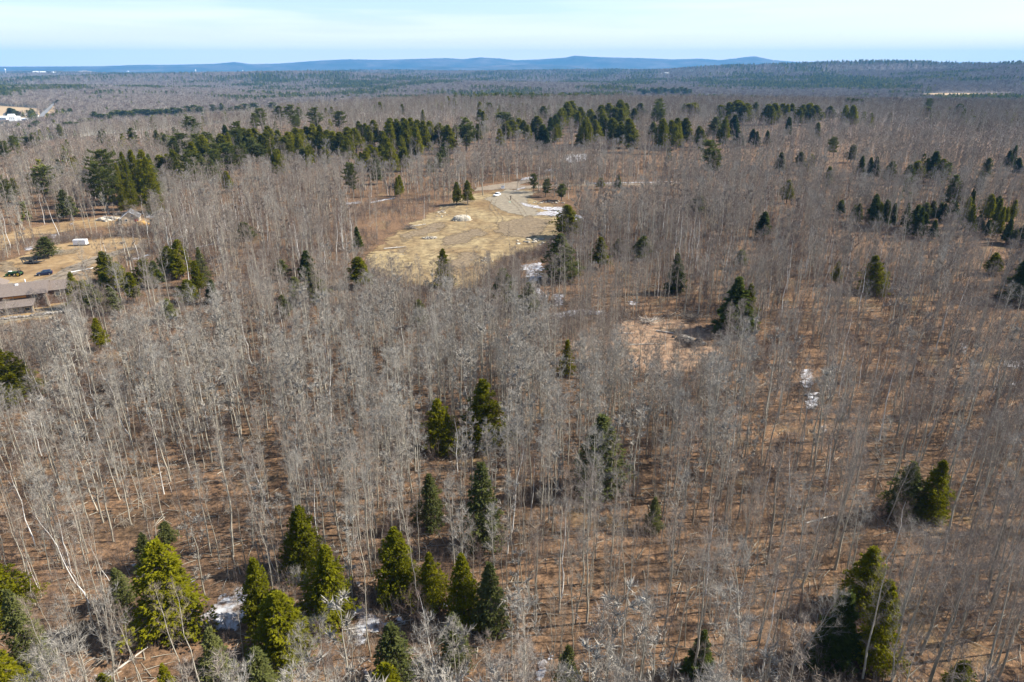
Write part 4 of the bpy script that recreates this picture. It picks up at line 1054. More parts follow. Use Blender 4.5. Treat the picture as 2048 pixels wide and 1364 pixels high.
for (r0, r1, sp, lod) in ((0, 150, 2.55, 'near'), (150, 430, 3.15, 'mid'), (430, 1150, 5.3, 'far')):
    X, Y = grid_pts(r0, r1, sp, int(r1))
    U, Vv = project(np.column_stack([X, Y, np.zeros(len(X))]))
    ok = np.ones(len(X), bool)
    for w in hard_w: ok &= ~inside(w, X, Y)
    soft = np.zeros(len(X), bool)
    for w in soft_w: soft |= inside(w, X, Y)
    for w in snow_w[:34]: ok &= ~(inside(w, X, Y) & (g.uniform(0, 1, len(X)) > .25))
    dn = pnoise(X, Y, .035, 5); hn = pnoise(X, Y, .02, 8)
    ok &= g.uniform(0, 1, len(X)) < np.clip(.92 + .42 * dn + .25 * pnoise(X, Y, .15, 44), .15, 1)
    # more open towards the lower right
    opn = (U > 1150) & (Vv > 930); ok &= ~(opn & (g.uniform(0, 1, len(X)) < .18))
    opn = (U > 1500) & (Vv > 620); ok &= ~(opn & (g.uniform(0, 1, len(X)) < .12))
    if r0 < 500:
        for cx, cy, cr in con:
            if cy < 460: ok &= ~((X - cx) ** 2 + (Y - cy) ** 2 < (cr * .55) ** 2)
    X, Y, U, Vv, soft, hn = X[ok], Y[ok], U[ok], Vv[ok], soft[ok], hn[ok]
    u = g.uniform(0, 1, len(X))
    for i in range(len(X)):
        uu, vv = U[i], Vv[i]; q = u[i]
        if vv > 760 and uu < 1500:
            ty = 'pole' if q < .80 else 'tall' if q < .83 else 'small' if q < .93 else 'birch' if q < .955 else 'tallw'
            if uu < 520 and q > .66 and vv < 1060: ty = 'tallw' if q < .74 else ty
            if uu < 420 and .90 < q: ty = 'birch'
        elif vv > 620 and uu >= 1500:
            ty = 'tall' if q < .42 else 'wide' if q < .56 else 'pole' if q < .72 else 'small' if q < .88 else 'tallw' if q < .95 else 'birch'
        elif vv > 600:
            ty = 'pole' if q < .50 else 'tall' if q < .66 else 'tallw' if q < (.80 if uu < 700 else .74) else 'small' if q < .93 else 'birch' if q < .96 else 'wide'
        elif vv > 330:
            ty = 'tall' if q < .34 else 'pole' if q < .52 else 'wide' if q < .66 else 'tallw' if q < .80 else 'widew' if q < .87 else 'birch' if q < .93 else 'small'
        else:
            ty = 'wide' if q < .36 else 'tall' if q < .60 else 'widew' if q < .76 else 'tallw' if q < .92 else 'birch'
        sc = (g.uniform(.70, 1.12) if ty != 'pole' else g.triangular(.55, .98, 1.15)) * (1 + .10 * hn[i])
        if 540 < vv < 690 and 480 < uu < 1350:
            sc *= .72
            if q > .72 and ty != 'birch': ty = 'small'; sc = g.uniform(.7, 1.1)
        if soft[i]:
            if g.uniform() < .25: continue
            ty = 'small'; sc = g.uniform(.45, .85)
        if lod == 'far': sc *= 1.08
        src = {'tallw': 'tall', 'widew': 'wide'}.get(ty, ty)
        ht = SPEC[src]['h'] * sc
        if blocked(X[i], Y[i], ht, SPEC[src]['cr'] * sc, SPEC[src]['cs']):
            continue
        tree_rows.append((X[i], Y[i], ty, sc, g.uniform(0, 6.28), abs(g.normal(0, .035)) if ty != 'birch' else abs(g.normal(0, .09)), g.uniform(0, 6.28), lod))

# birches and silver trees whose place and lean can be read off the picture: base px, top px, type
MARK = [
 ((178, 1206), (74, 1022), 'birch', 'leaning white birch with a split top in the lower left corner'),
 ((236, 1200), (166, 1076), 'birch', 'white birch with two tops in the lower left, right of the leaning one'),
 ((76, 1175), (38, 1096), 'birch', 'short white birch near the left edge, lower left'),
 ((170, 1190), (122, 1084), 'birch', 'thin white birch beside the leaning split-top birch'),
 ((556, 1155), (520, 1060), 'birch', 'thin white birch behind the narrow-topped hemlock'),
 ((878, 1368), (832, 1182), 'birch', 'white birch with a wide crown at the bottom edge, centre left'),
 ((88, 876), (62, 760), 'birch', 'straight white birch right of the big round evergreen on the left edge'),
 ((40, 1002), (2, 920), 'birch', 'curved white birch at the left edge half way down'),
 ((388, 967), (362, 872), 'birch', 'bright white birch among the poles left of centre'),
 ((344, 985), (326, 928), 'birch', 'short white birch just left of the bright one'),
 ((300, 705), (284, 640), 'birch', 'white birch with forked top below the driveway bend'),
 ((140, 628), (126, 560), 'birch', 'white birch in front of the right end of the house'),
 ((700, 1315), (696, 1228), 'birch', 'curved white birch beside the snow trail'),
 ((1330, 700), (1338, 625), 'birch', 'white birch standing in the clay clearing'),
 ((1185, 740), (1182, 655), 'birch', 'pale birch left of the clay clearing'),
 ((848, 442), (846, 372), 'birch', 'bright white birch at the left edge of the gravel lot'),
 ((1010, 375), (1003, 318), 'birch', 'slender white birch behind the white car'),
 ((1034, 384), (1038, 318), 'tall', 'dark-trunked tree behind the lot, right of the white birch'),
 ((966, 391), (964, 290), 'wide', 'big grey tree with a thick trunk beside the white car'),
 ((930, 455), (934, 380), 'pole', 'single thin grey tree on the gravel lot'),
 ((1860, 1150), (1906, 1105), 'birch', 'white birch stem in the lower right'),
 ((1830, 1275), (1890, 1140), 'tallw', 'grey tree right of the bright hemlock pair'),
 ((1890, 1035), (1920, 860), 'tallw', 'tall silver-crowned tree beside the sunlit hemlock at the right'),
 ((1480, 1364), (1460, 1100), 'widew', 'forked silver tree at the bottom edge, right of centre'),
 ((1178, 1060), (1196, 860), 'widew', 'silver crowned tree in front of the wide dark hemlock'),
 ((238, 965), (205, 830), 'widew', 'broad silver crown with a thick trunk, left'),
 ((1590, 1330), (1680, 1180), 'widew', 'twisted silver crown in front of the dark evergreen, lower right'),
 ((1770, 1050), (1830, 900), 'tallw', 'silver forked tree in front of the shaded dull hemlock'),
 ((1130, 540), (1150, 470), 'widew', 'pale spreading tree below the snow right of the lot'),
 ((620, 1240), (590, 1140), 'widew', 'crooked silver tree between the near hemlocks'),
 ((240, 1000), (190, 860), 'tallw', 'silver tree just right of the broad silver crown'),
 ((110, 1020), (40, 860), 'tallw', 'tall pale tree near the left edge'),
]

def place_mark(b, t, ty, label, k):
    q = ground(b[0], b[1]); x, y, z0 = q
    zt = top_z(y, t[1]); d = y * math.cos(PITCH) + (CAM_H - zt) * math.sin(PITCH)
    xt = (t[0] - 1024) / FPX * d
    src = {'tallw': 'tall', 'widew': 'wide'}.get(ty, ty)
    h = math.hypot(zt - z0, xt - x); s = h / SPEC[src]['h']
    lean = math.atan2(xt - x, zt - z0)
    tm, cm = NEARM[ty][k % len(NEARM[ty])]
    th = s * (.7 if ty == 'birch' else 1)
    e = empty('birch_tree' if ty == 'birch' else 'bare_tree', (x, y, z0 - .05), (0, lean, 0), (th, th, s))
    # turn about own axis through the children
    link('trunk', tm, e, rot=(0, 0, k * 1.7)); link('crown', cm, e, rot=(0, 0, k * 1.7))
    tag(e, label, 'birch tree' if ty == 'birch' else 'bare tree', 'white birches' if ty == 'birch' else 'bare trees')
    return x, y
mk = [place_mark(b, t, ty, l, k) for k, (b, t, ty, l) in enumerate(MARK)]

# individuals: those that show largest
def vis_size(r):
    x, y, ty, sc = r[:4]
    P = np.array([x, y, 0.0]); u, v = project(P); Pt = np.array([x, y, 14.0]); u2, v2 = project(Pt)
    if not (-30 < u < 2078): return 0
    if v2 > 1364 or v < 150: return 0
    src = {'tallw': 'tall', 'widew': 'wide'}.get(ty, ty)
    vis = min(v, 1364) - max(v2, 0)
    return SPEC[src]['h'] * sc * px_at(P) * (vis / max(1, v - v2)) * (1.3 if 'wide' in ty else 1)
order = sorted(range(len(tree_rows)), key=lambda i: -vis_size(tree_rows[i]))
nbare = 300 - sum(1 for m in MARK if m[2] != 'birch'); nbir = 110
nsap = 150
indiv = set(); cb = cbr = cs_ = 0
for i in order:
    ty = tree_rows[i][2]
    if ty == 'birch':
        if cbr < nbir: indiv.add(i); cbr += 1
    elif ty == 'small':
        if cs_ < nsap: indiv.add(i); cs_ += 1
    elif cb < nbare: indiv.add(i); cb += 1
    if cbr >= nbir and cb >= nbare and cs_ >= nsap: break

LM = [(n_[0], n_[2], n_[5]) for n_ in near if n_[5]]
lmw = []
for (px, yb, lab) in LM:
    q = ground(px, yb, 1.0); lmw.append((q[0], q[1], lab))
ADJ = {'pole': 'slender grey pole tree', 'tall': 'tall grey-brown bare tree', 'wide': 'spreading bare tree', 'tallw': 'tall silver-twigged bare tree', 'widew': 'spreading silver-twigged tree', 'birch': 'white birch', 'small': 'small reddish sapling'}
def where(x, y):
    best = min(lmw, key=lambda l: (l[0] - x) ** 2 + (l[1] - y) ** 2)
    dx, dy = x - best[0], y - best[1]
    d = 'left of' if dx < -abs(dy) else 'right of' if dx > abs(dy) else 'behind' if dy > 0 else 'in front of'
    lab = best[2].split(',')[0]
    w = lab.split()
    return d, ' '.join(w[:7])
used = {}
REL = ['closest', 'second closest', 'third closest', 'fourth closest', 'fifth closest', 'sixth closest', 'seventh closest', 'eighth closest', 'ninth closest', 'tenth closest', 'eleventh closest', 'twelfth closest', 'thirteenth closest', 'fourteenth closest', 'fifteenth closest'] + ['%dth closest' % i for i in range(16, 60) if i % 10 not in (1, 2, 3)]
def tree_label(x, y, ty):
    d, lab = where(x, y)
    for cut in ('a ', 'the '):
        if lab.startswith(cut): lab = lab[len(cut):]
    words = lab.split()[:5]
    while words[-1] in ('a', 'the', 'of', 'by', 'in', 'at', 'with', 'and', 'its', 'left', 'right', 'whose', 'over', 'behind', 'cut', 'below', 'above', 'among', 'under', 'on', 'one', 'standing', 'right-hand', 'snow,', 'two'): words.pop()
    key = (ADJ[ty], d, ' '.join(words))
    n = used.get(key, 0); used[key] = n + 1
    if n < len(REL): return '%s, %s one %s the %s' % (ADJ[ty], REL[n], d, ' '.join(words))
    return '%s far %s the %s' % (ADJ[ty], d, ' '.join(words))

# label in order of distance from the landmark so that "closest" is true
indl = sorted(indiv, key=lambda i: min((l[0] - tree_rows[i][0]) ** 2 + (l[1] - tree_rows[i][1]) ** 2 for l in lmw))
for i in indl:
    x, y, ty, sc, rz, lean, la, lod = tree_rows[i]
    m = NEARM[ty][i % len(NEARM[ty])]
    nm = 'birch_tree' if ty == 'birch' else 'sapling' if ty == 'small' else 'bare_tree'
    e = empty(nm, (x, y, tz(x, y) - .05), (lean * math.cos(la), lean * math.sin(la), rz), (sc, sc, sc))
    link('trunk', m[0], e); link('crown', m[1], e)
    tag(e, tree_label(x, y, ty), {'birch_tree': 'birch tree', 'sapling': 'sapling', 'bare_tree': 'bare tree'}[nm], {'birch_tree': 'white birches', 'sapling': 'saplings', 'bare_tree': 'bare trees'}[nm])

def emit(name, label, cat, rows, seed):
    protos = []; start = {}
    for key in sorted({(r[2], r[7]) for r in rows}):
        start[key] = (len(protos), len(FP[key])); protos += FP[key]
    # join order is unknown for mixed kinds, so one point cloud carries everything and random picks stay within all kinds
    n = len(rows); gg = np.random.default_rng(seed)
    pts = np.array([(r[0], r[1]) for r in rows]); z = terrain(pts[:, 0], pts[:, 1]) - .05
    pts = np.column_stack([pts, z])
    rot = np.array([(r[5] * math.cos(r[6]), r[5] * math.sin(r[6]), r[4]) for r in rows])
    scl = np.array([(r[3],) * 3 for r in rows])
    idx = np.array([start[(r[2], r[7])][0] + gg.integers(0, start[(r[2], r[7])][1]) for r in rows])
    return gn_forest(name, label, cat, protos, pts, rot, scl, idx)
rest = [r for i, r in enumerate(tree_rows) if i not in indiv]
print('trees', len(tree_rows), 'individual', len(indiv), 'rest', len(rest))
emit('bare_woodland', 'grey leafless woodland covering the land around the clearings up to the crest', 'woodland', rest, 1)

# brush and saplings: undergrowth nobody could count
BP = [proto('brush', brush(3.4, 8, 260, 900 + i, .016, .8), [M['darkbark'], M['redtwig']]) for i in range(3)] + \
     [proto('brush', brush(2.4, 9, 220, 910 + i, .016, .9), [M['bark'], M['twig']]) for i in range(2)]
X, Y = grid_pts(0, 330, 2.15, 77)
U, Vv = project(np.column_stack([X, Y, np.zeros(len(X))]))
ok = np.ones(len(X), bool)
for k, w in enumerate(hard_w): ok &= ~(inside(w, X, Y) & (g.uniform(0, 1, len(X)) > (.10 if k in (4, 5) else 0)))
ok &= g.uniform(0, 1, len(X)) < np.clip(.66 + .5 * pnoise(X, Y, .09, 15), .12, 1)
X, Y = X[ok], Y[ok]
X2, Y2 = grid_pts(150, 330, 1.7, 79); so = np.zeros(len(X2), bool)
for w in soft_w: so |= inside(w, X2, Y2)
for k, w in enumerate(hard_w): so &= ~(inside(w, X2, Y2) & (g.uniform(0, 1, len(X2)) > (.25 if k == 4 else 0)))
X, Y = np.concatenate([X, X2[so]]), np.concatenate([Y, Y2[so]]); n = len(X)
gn_forest('undergrowth', 'thin reddish-brown brush filling the floor of the leafless wood', 'undergrowth', BP,
          np.column_stack([X, Y, terrain(X, Y)]), np.column_stack([np.zeros((n, 2)), g.uniform(0, 6.28, n)]), np.repeat(g.uniform(.5, 1.25, n)[:, None], 3, 1), g.integers(0, len(BP), n))

# fallen branches on the floor
LB = []
for i in range(3):
    mb = MB()
    for k in range(7):
        a = g.uniform(0, 6.28); p = g.uniform(-1.4, 1.4, 2); L = g.uniform(.8, 3.2)
        mb.tube([(p[0], p[1], .08), (p[0] + L * math.cos(a) * .5, p[1] + L * math.sin(a) * .5, .14), (p[0] + L * math.cos(a), p[1] + L * math.sin(a), .06)], [.05, .04, .02], 4, g.uniform(0, 1))
    LB.append(proto('litter', mb, [M['bark']]))
X, Y = grid_pts(0, 200, 4.0, 78); ok = g.uniform(0, 1, len(X)) < .6
for w in hard_w[:4]: ok &= ~inside(w, X, Y)
X, Y = X[ok], Y[ok]; n = len(X)
gn_forest('fallen_branches', 'scattered fallen branches lying on the leaf litter', 'fallen branches', LB, np.column_stack([X, Y, np.zeros(n)]),
          np.column_stack([np.zeros((n, 2)), g.uniform(0, 6.28, n)]), np.repeat(g.uniform(.6, 1.2, n)[:, None], 3, 1), g.integers(0, 3, n))

# ------------------------------------------------------------------ distant woods beyond the crest
def fartree(seed, n, w, r=4.6, h=15, leafy=False):
    gg = np.random.default_rng(seed); mb = MB()
    mb.tube([(0, 0, 0), (0, 0, h * .7)], [.3, .15], 3, .5, 0)
    th = gg.uniform(0, 6.28, n); zz = gg.uniform(.35, 1, n)
    rr = r * np.sqrt(gg.uniform(0, 1, n)) * (np.sqrt(1.02 - ((zz - .6) / .65) ** 2) if not leafy else (1.08 - zz) * 1.25)
    if leafy: zz = gg.uniform(.12, 1, n); rr = r * np.sqrt(gg.uniform(.2, 1, n)) * (1.06 - zz)
    P = np.column_stack([rr * np.cos(th), rr * np.sin(th), zz * h * .9])
    D = np.column_stack([np.cos(th) * .6, np.sin(th) * .6, np.full(n, 1.0 if not leafy else .15)]) + gg.normal(0, .35, (n, 3))
    mb.slivers(P, D, (2.6 if not leafy else 2.2) * gg.uniform(.6, 1.3, n), w, gg.uniform(0, 1, n), 1)
    return mb
FB = [proto('far_bare', fartree(i, 110, .42), [M['bark'], M['twig']]) for i in range(3)] + [proto('far_bare', fartree(9 + i, 110, .42), [M['darkbark'], M['twig']]) for i in range(2)] + \
     [proto('far_bare', fartree(20, 110, .42), [M['bark'], M['redtwig']])]
FC = [proto('far_evergreen', fartree(30 + i, 150, 1.3, 4.4, 19, True), [M['darkbark'], M[k]]) for i, k in enumerate(('pine', 'pine', 'spruce', 'hemlock'))]
def farwood(r0, r1, sp, seed, thr, frac):
    X, Y = grid_pts(r0, r1, sp, seed)
    ok = np.ones(len(X), bool)
    for w in fields_w + far_h: ok &= ~inside(w, X, Y)
    X, Y = X[ok], Y[ok]
    cn = .6 * pnoise(X, Y, .0042, 31) + .6 * pnoise(X, Y, .013, 32) + g.normal(0, .28, len(X))
    c = cn > thr
    return X, Y, c
rows_b, rows_c = [], []
for (r0, r1, sp, sd, thr, s) in ((1130, 2600, 9.5, 201, .62, 1.0), (2600, 4400, 14, 202, .32, 1.15), (4400, 8200, 30, 203, .22, 1.5)):
    X, Y, c = farwood(r0, r1, sp, sd, thr, 0)
    if r0 > 4000:
        kk = g.uniform(0, 1, len(X)) < .9; X, Y, c = X[kk], Y[kk], c[kk]
    sc = s * g.uniform(.8, 1.25, len(X)); z = terrain(X, Y)
    rows_b.append(np.column_stack([X[~c], Y[~c], z[~c], sc[~c]])); rows_c.append(np.column_stack([X[c], Y[c], z[c], sc[c]]))
# sprinkle of evergreens in the nearer woods
X, Y = grid_pts(300, 1150, 15, 301)
U, Vv = project(np.column_stack([X, Y, terrain(X, Y) + 8]))
c = (.7 * pnoise(X, Y, .012, 61) + g.normal(0, .4, len(X))) > .88
for w in hard_w + soft_w: c &= ~inside(w, X, Y)
rows_c.append(np.column_stack([X[c], Y[c], terrain(X[c], Y[c]), .8 * g.uniform(.6, 1.0, c.sum())]))
for name, label, cat, rows, pr in (('distant_woodland', 'distant grey-violet leafless forest in the valley beyond the crest', 'woodland', rows_b, FB),
                                   ('distant_evergreens', 'distant dark evergreen patches scattered through the valley forest', 'evergreen woodland', rows_c, FC)):
    A = np.concatenate(rows); n = len(A)
    print(name, n)
    gn_forest(name, label, cat, pr, A[:, :3], np.column_stack([np.zeros((n, 2)), g.uniform(0, 6.28, n)]), np.repeat(A[:, 3:4], 3, 1), g.integers(0, len(pr), n))
#@@PART4
# ------------------------------------------------------------------ built things
class PM:
    """small polygon mesh collector"""
    def __init__(s): s.V = []; s.F = []
    def poly(s, V, F):
        n = len(s.V); s.V += [tuple(map(float, v)) for v in V]; s.F += [tuple(n + i for i in f) for f in F]; return s
    def box(s, x0, x1, y0, y1, z0, z1, bev=0.0):
        if bev:
            b = bev
            V = [(x0+b,y0+b,z0),(x1-b,y0+b,z0),(x1-b,y1-b,z0),(x0+b,y1-b,z0),(x0,y0,z0+b),(x1,y0,z0+b),(x1,y1,z0+b),(x0,y1,z0+b),
                 (x0,y0,z1-b),(x1,y0,z1-b),(x1,y1,z1-b),(x0,y1,z1-b),(x0+b,y0+b,z1),(x1-b,y0+b,z1),(x1-b,y1-b,z1),(x0+b,y1-b,z1)]
            F = [(3,2,1,0),(12,13,14,15)]
            for a in (0, 4, 8):
                for k in range(4): F.append((a+k, a+(k+1)%4, a+4+(k+1)%4, a+4+k))
            return s.poly(V, F)
        return s.poly([(x0,y0,z0),(x1,y0,z0),(x1,y1,z0),(x0,y1,z0),(x0,y0,z1),(x1,y0,z1),(x1,y1,z1),(x0,y1,z1)], [(3,2,1,0),(4,5,6,7),(0,1,5,4),(1,2,6,5),(2,3,7,6),(3,0,4,7)])
    def slab(s, P, t):
        """thick plate from a planar quad"""
        P = [np.array(p, float) for p in P]; n = np.cross(P[1]-P[0], P[3]-P[0]); n = n / np.linalg.norm(n) * t
        return s.poly([*P, *[p - n for p in P]], [(0,1,2,3),(7,6,5,4),(0,4,5,1),(1,5,6,2),(2,6,7,3),(3,7,4,0)])
    def cyl(s, c, axis, r, L, n=16, r2=None):
        c = np.array(c, float); ax = np.array(axis, float); ax /= np.linalg.norm(ax); r2 = r if r2 is None else r2
        a = np.cross(ax, [0,0,1] if abs(ax[2]) < .9 else [1,0,0]); a /= np.linalg.norm(a); b = np.cross(ax, a)
        V = []
        for (o, rr) in ((-L/2, r), (L/2, r2)):
            V += [c + ax*o + rr*(a*math.cos(t)+b*math.sin(t)) for t in np.arange(n)*2*math.pi/n]
        return s.poly(V, [tuple(range(n))[::-1], tuple(range(n, 2*n))] + [(k, (k+1)%n, n+(k+1)%n, n+k) for k in range(n)])
    def loft(s, rings, cap=True):
        n = len(rings[0]); V = [p for r in rings for p in r]; F = []
        for i in range(len(rings)-1):
            for k in range(n): F.append((i*n+k, i*n+(k+1)%n, (i+1)*n+(k+1)%n, (i+1)*n+k))
        if cap: F += [tuple(range(n))[::-1], tuple((len(rings)-1)*n+k for k in range(n))]
        return s.poly(V, F)
    def rock(s, c, r, seed, flat=.65, n=2):
        g_ = np.random.default_rng(seed); import bmesh
        bm_ = bmesh.new(); bmesh.ops.create_icosphere(bm_, subdivisions=n, radius=1.0)
        A = [g_.normal(size=3) for _ in range(9)]
        V = []
        sc = np.array([g_.uniform(.8, 1.3), g_.uniform(.7, 1.1), flat * g_.uniform(.8, 1.2)])
        for v in bm_.verts:
            p = np.array(v.co); m = 1.0
            for a in A:
                a_ = a / np.linalg.norm(a); d = p @ a_
                if d > .72: m = min(m, .72 / d + .06)
            V.append(np.array(c) + p * m * sc * r)
        F = [tuple(v.index for v in f.verts) for f in bm_.faces]; bm_.free()
        return s.poly(V, F)
    def obj(s, name, m, parent=None, loc=(0,0,0), rz=0, smooth=False, scale=(1,1,1)):
        me = bpy.data.meshes.new(name); me.from_pydata(s.V, [], s.F); me.materials.append(m)
        if smooth:
            for p in me.polygons: p.use_smooth = True
        return link(name, me, parent, loc, (0, 0, rz), scale)

def thing(name, px, label, cat, rz=0, group=None, off=(0,0), lift=0.0):
    q = ground(*px); x, y = q[0] + off[0], q[1] + off[1]
    return tag(empty(name, (x, y, tz(x, y) + lift), (0, 0, rz)), label, cat, group)

SHINGLE = noise_mat('weathered_shingles', 3.0, [(.3, (.13, .105, .09)), (.7, (.22, .18, .158))], stretch=(1, 1, 6), bump=.3)
SIDING = noise_mat('brown_wood_siding', 2.0, [(.3, (.125, .080, .058)), (.7, (.19, .125, .092))], stretch=(.4, .4, 6))
CEDAR = noise_mat('orange_cedar', 2.0, [(.3, (.46, .19, .055)), (.7, (.60, .28, .09))], stretch=(.4, .4, 4))
TRIM = mat('tan_trim', (.50, .40, .26), .7)
GLASS = mat('dark_window_glass', (.05, .065, .08), .15, spec=.6)
STONE = noise_mat('grey_fieldstone', 2.2, [(.35, (.14, .13, .12)), (.5, (.28, .26, .24)), (.7, (.42, .40, .36))], detail=3, bump=.6, bumpdist=.1)
TAN = noise_mat('tan_plywood', 1.0, [(.3, (.46, .36, .25)), (.7, (.58, .48, .35))])
GREYROOF = noise_mat('grey_roof', 2.0, [(.3, (.12, .12, .125)), (.7, (.20, .20, .21))])
WHITE = mat('white_paint', (.80, .80, .79), .5)
OFFW = mat('cream_white_paint', (.70, .68, .62), .6)
METALW = mat('white_enamel', (.82, .83, .85), .3, spec=.5)
CARW = mat('white_car_paint', (.80, .81, .82), .25, spec=.6)
CARB = mat('dark_blue_car_paint', (.008, .018, .055), .22, spec=.6)
RUB = mat('black_rubber', (.02, .02, .02), .8)
CHR = mat('wheel_metal', (.45, .45, .46), .35, .6)
CGL = mat('car_glass', (.03, .045, .06), .08, spec=.8)
LAMP = mat('headlight_glass', (.7, .72, .72), .15, spec=.6)
RED = mat('red_plastic', (.50, .03, .03), .5)
TGREEN = mat('dark_green_paint', (.03, .085, .03), .4)
YEL = mat('yellow_paint', (.60, .42, .04), .5)
BLACK = mat('black_steel', (.035, .033, .032), .6)
WOODP = noise_mat('treated_pole_wood', 3, [(.3, (.15, .10, .065)), (.7, (.26, .185, .12))], stretch=(1, 1, .2))
ROCKM = noise_mat('pale_granite', 1.6, [(.3, (.30, .26, .20)), (.55, (.48, .43, .34)), (.75, (.62, .57, .46))], detail=6, bump=.5, bumpdist=.08)
ROCKD = noise_mat('dark_granite', 1.6, [(.3, (.14, .125, .11)), (.6, (.30, .27, .23)), (.8, (.46, .41, .34))], detail=6, bump=.5, bumpdist=.08)
DEADW = noise_mat('bleached_dead_wood', 2, [(.3, (.34, .30, .26)), (.7, (.56, .52, .46))], stretch=(1, 1, .3))
CHIPS = noise_mat('orange_wood_chips', 3, [(.3, (.44, .24, .07)), (.7, (.66, .42, .16))], bump=.5)

def window(parent, x0, x1, y, z0, z1, frame=TRIM, axis='x', depth=.10):
    """framed window; axis x: lies in a wall facing -y at y; axis y: in a wall facing +x at x=y"""
    f = PM(); p = PM(); t = .10
    def B(m, a0, a1, b0, b1, d0, d1):
        if axis == 'x': m.box(a0, a1, y - d1, y - d0, b0, b1)
        else: m.box(y + d0, y + d1, a0, a1, b0, b1)
    B(f, x0, x1, z0, z0 + t, .004, depth); B(f, x0, x1, z1 - t, z1, .004, depth)
    B(f, x0, x0 + t, z0 + t, z1 - t, .004, depth); B(f, x1 - t, x1, z0 + t, z1 - t, .004, depth)
    fo = f.obj('window', frame, parent)
    B(p, x0 + t, x1 - t, z0 + t, z1 - t, .004, .04)
    p.obj('pane', GLASS, fo)
    return fo

def gable(parent, x0, x1, y0, y1, zb, ze, zr, wm, rm, along='x', over=.5, th=.18, wname='wall', rname='roof'):
    """walls and a pitched roof; ridge along local x or y"""
    w = PM()
    if along == 'x':
        ym = (y0 + y1) / 2
        w.poly([(x0,y0,zb),(x1,y0,zb),(x1,y1,zb),(x0,y1,zb),(x0,y0,ze),(x1,y0,ze),(x1,y1,ze),(x0,y1,ze),(x0,ym,zr),(x1,ym,zr)],
               [(0,1,5,4),(2,3,7,6),(1,2,6,9,5),(3,0,4,8,7),(3,2,1,0)])
        k = (zr - ze) / (ym - y0); zo = ze - k * over
        r = PM().slab([(x0-over,y0-over,zo+th),(x1+over,y0-over,zo+th),(x1+over,ym,zr+th),(x0-over,ym,zr+th)], th*.8).slab([(x1+over,y1+over,zo+th),(x0-over,y1+over,zo+th),(x0-over,ym,zr+th),(x1+over,ym,zr+th)], th*.8)
    else:
        xm = (x0 + x1) / 2
        w.poly([(x0,y0,zb),(x1,y0,zb),(x1,y1,zb),(x0,y1,zb),(x0,y0,ze),(x1,y0,ze),(x1,y1,ze),(x0,y1,ze),(xm,y0,zr),(xm,y1,zr)],
               [(0,1,5,8,4),(2,3,7,9,6),(1,2,6,5),(3,0,4,7),(3,2,1,0)])
        k = (zr - ze) / (xm - x0); zo = ze - k * over
        r = PM().slab([(x1+over,y0-over,zo+th),(x1+over,y1+over,zo+th),(xm,y1+over,zr+th),(xm,y0-over,zr+th)], th*.8).slab([(x0-over,y1+over,zo+th),(x0-over,y0-over,zo+th),(xm,y0-over,zr+th),(xm,y1+over,zr+th)], th*.8)
    return w.obj(wname, wm, parent), r.obj(rname, rm, parent)

# --- large brown house, lower left: local x runs right and away, y to the back
h = thing('house', (98, 613), 'large brown wooden house with a long grey-brown roof at the left edge', 'house', R(24))
gable(h, -19, 0, 0, 8.2, -.2, 4.2, 6.1, SIDING, SHINGLE, 'x', .7)
w2, _ = gable(h, 0.003, 5.2, 2.2, 8.6, -.2, 3.9, 5.5, SIDING, SHINGLE, 'x', .4, wname='wing_wall', rname='wing_roof')
for x in (-8.6, -3.2):
    window(h, x, x + 1.3, 0, 2.95, 3.95)
PM().box(-9.5, -4.4, -.05, -.004, 3.2, 4.1).obj('cedar_panel', CEDAR, h)
PM().slab([(-11.8,-4.6,2.1),(-2.4,-4.6,2.1),(-2.4,-.12,2.9),(-11.8,-.12,2.9)], .16).obj('porch_roof', SHINGLE, h)
PM().box(-11.4, -2.8, -3.9, -3.7, -.2, 2.0).obj('porch_wall', STONE, h)
for x in (-10.0, -7.2, -4.6): window(h, x, x + 1.2, -3.9, .6, 1.6)
for x in (-2.7,): PM().box(x, x + .22, -4.3, -4.08, -.2, 2.0).obj('porch_post', TRIM, h)
PM().box(-.16, .06, -.07, -.004, -.2, 4.0).obj('corner_board', TRIM, h)
PM().box(5.21, 5.27, 2.1, 2.32, -.2, 3.8).obj('corner_board', TRIM, h)
window(h, 1.6, 2.9, 2.2, 2.0, 3.2)
gable(h, -17.6, -12.2, -2.6, 5.0, -.2, 4.3, 6.3, SIDING, SHINGLE, 'y', .6, wname='front_gable_wall', rname='front_gable_roof')
PM().poly([(-17.5,8.5,4.4),(-10.5,8.5,4.4),(-10.5,15,4.4),(-17.5,15,4.4),(-14,11.7,7.6)], [(0,1,4),(1,2,4),(2,3,4),(3,0,4)]).obj('hip_roof', SHINGLE, h)
PM().box(-17, -11, 9, 14.5, -.2, 4.4).obj('rear_wall', SIDING, h)
gable(h, -16.9, -12.6, -6.0, -2.7, -.2, 2.5, 4.0, SIDING, SHINGLE, 'y', .4, wname='entry_wall', rname='entry_roof')
window(h, -15.6, -13.8, -6.0, .8, 2.0, WHITE)
PM().cyl((-4.8, 4.8, 6.4), (0, 0, 1), .14, 1.0).obj('vent_pipe', WHITE, h)
PM().box(-6.9, -6.2, 3.0, 3.7, 5.5, 6.15).obj('skylight', METALW, h)
# stone retaining wall and boulders in front
rw = thing('retaining_wall', (60, 634), 'low pale stone retaining wall in front of the brown house', 'retaining wall', R(24))
mw = PM(); gg = np.random.default_rng(4)
for i in range(26): mw.rock((-13 + i * .9, gg.normal(0, .15), .3 + gg.uniform(0, .2)), gg.uniform(.45, .65), i)
mw.obj('stones', STONE, rw)

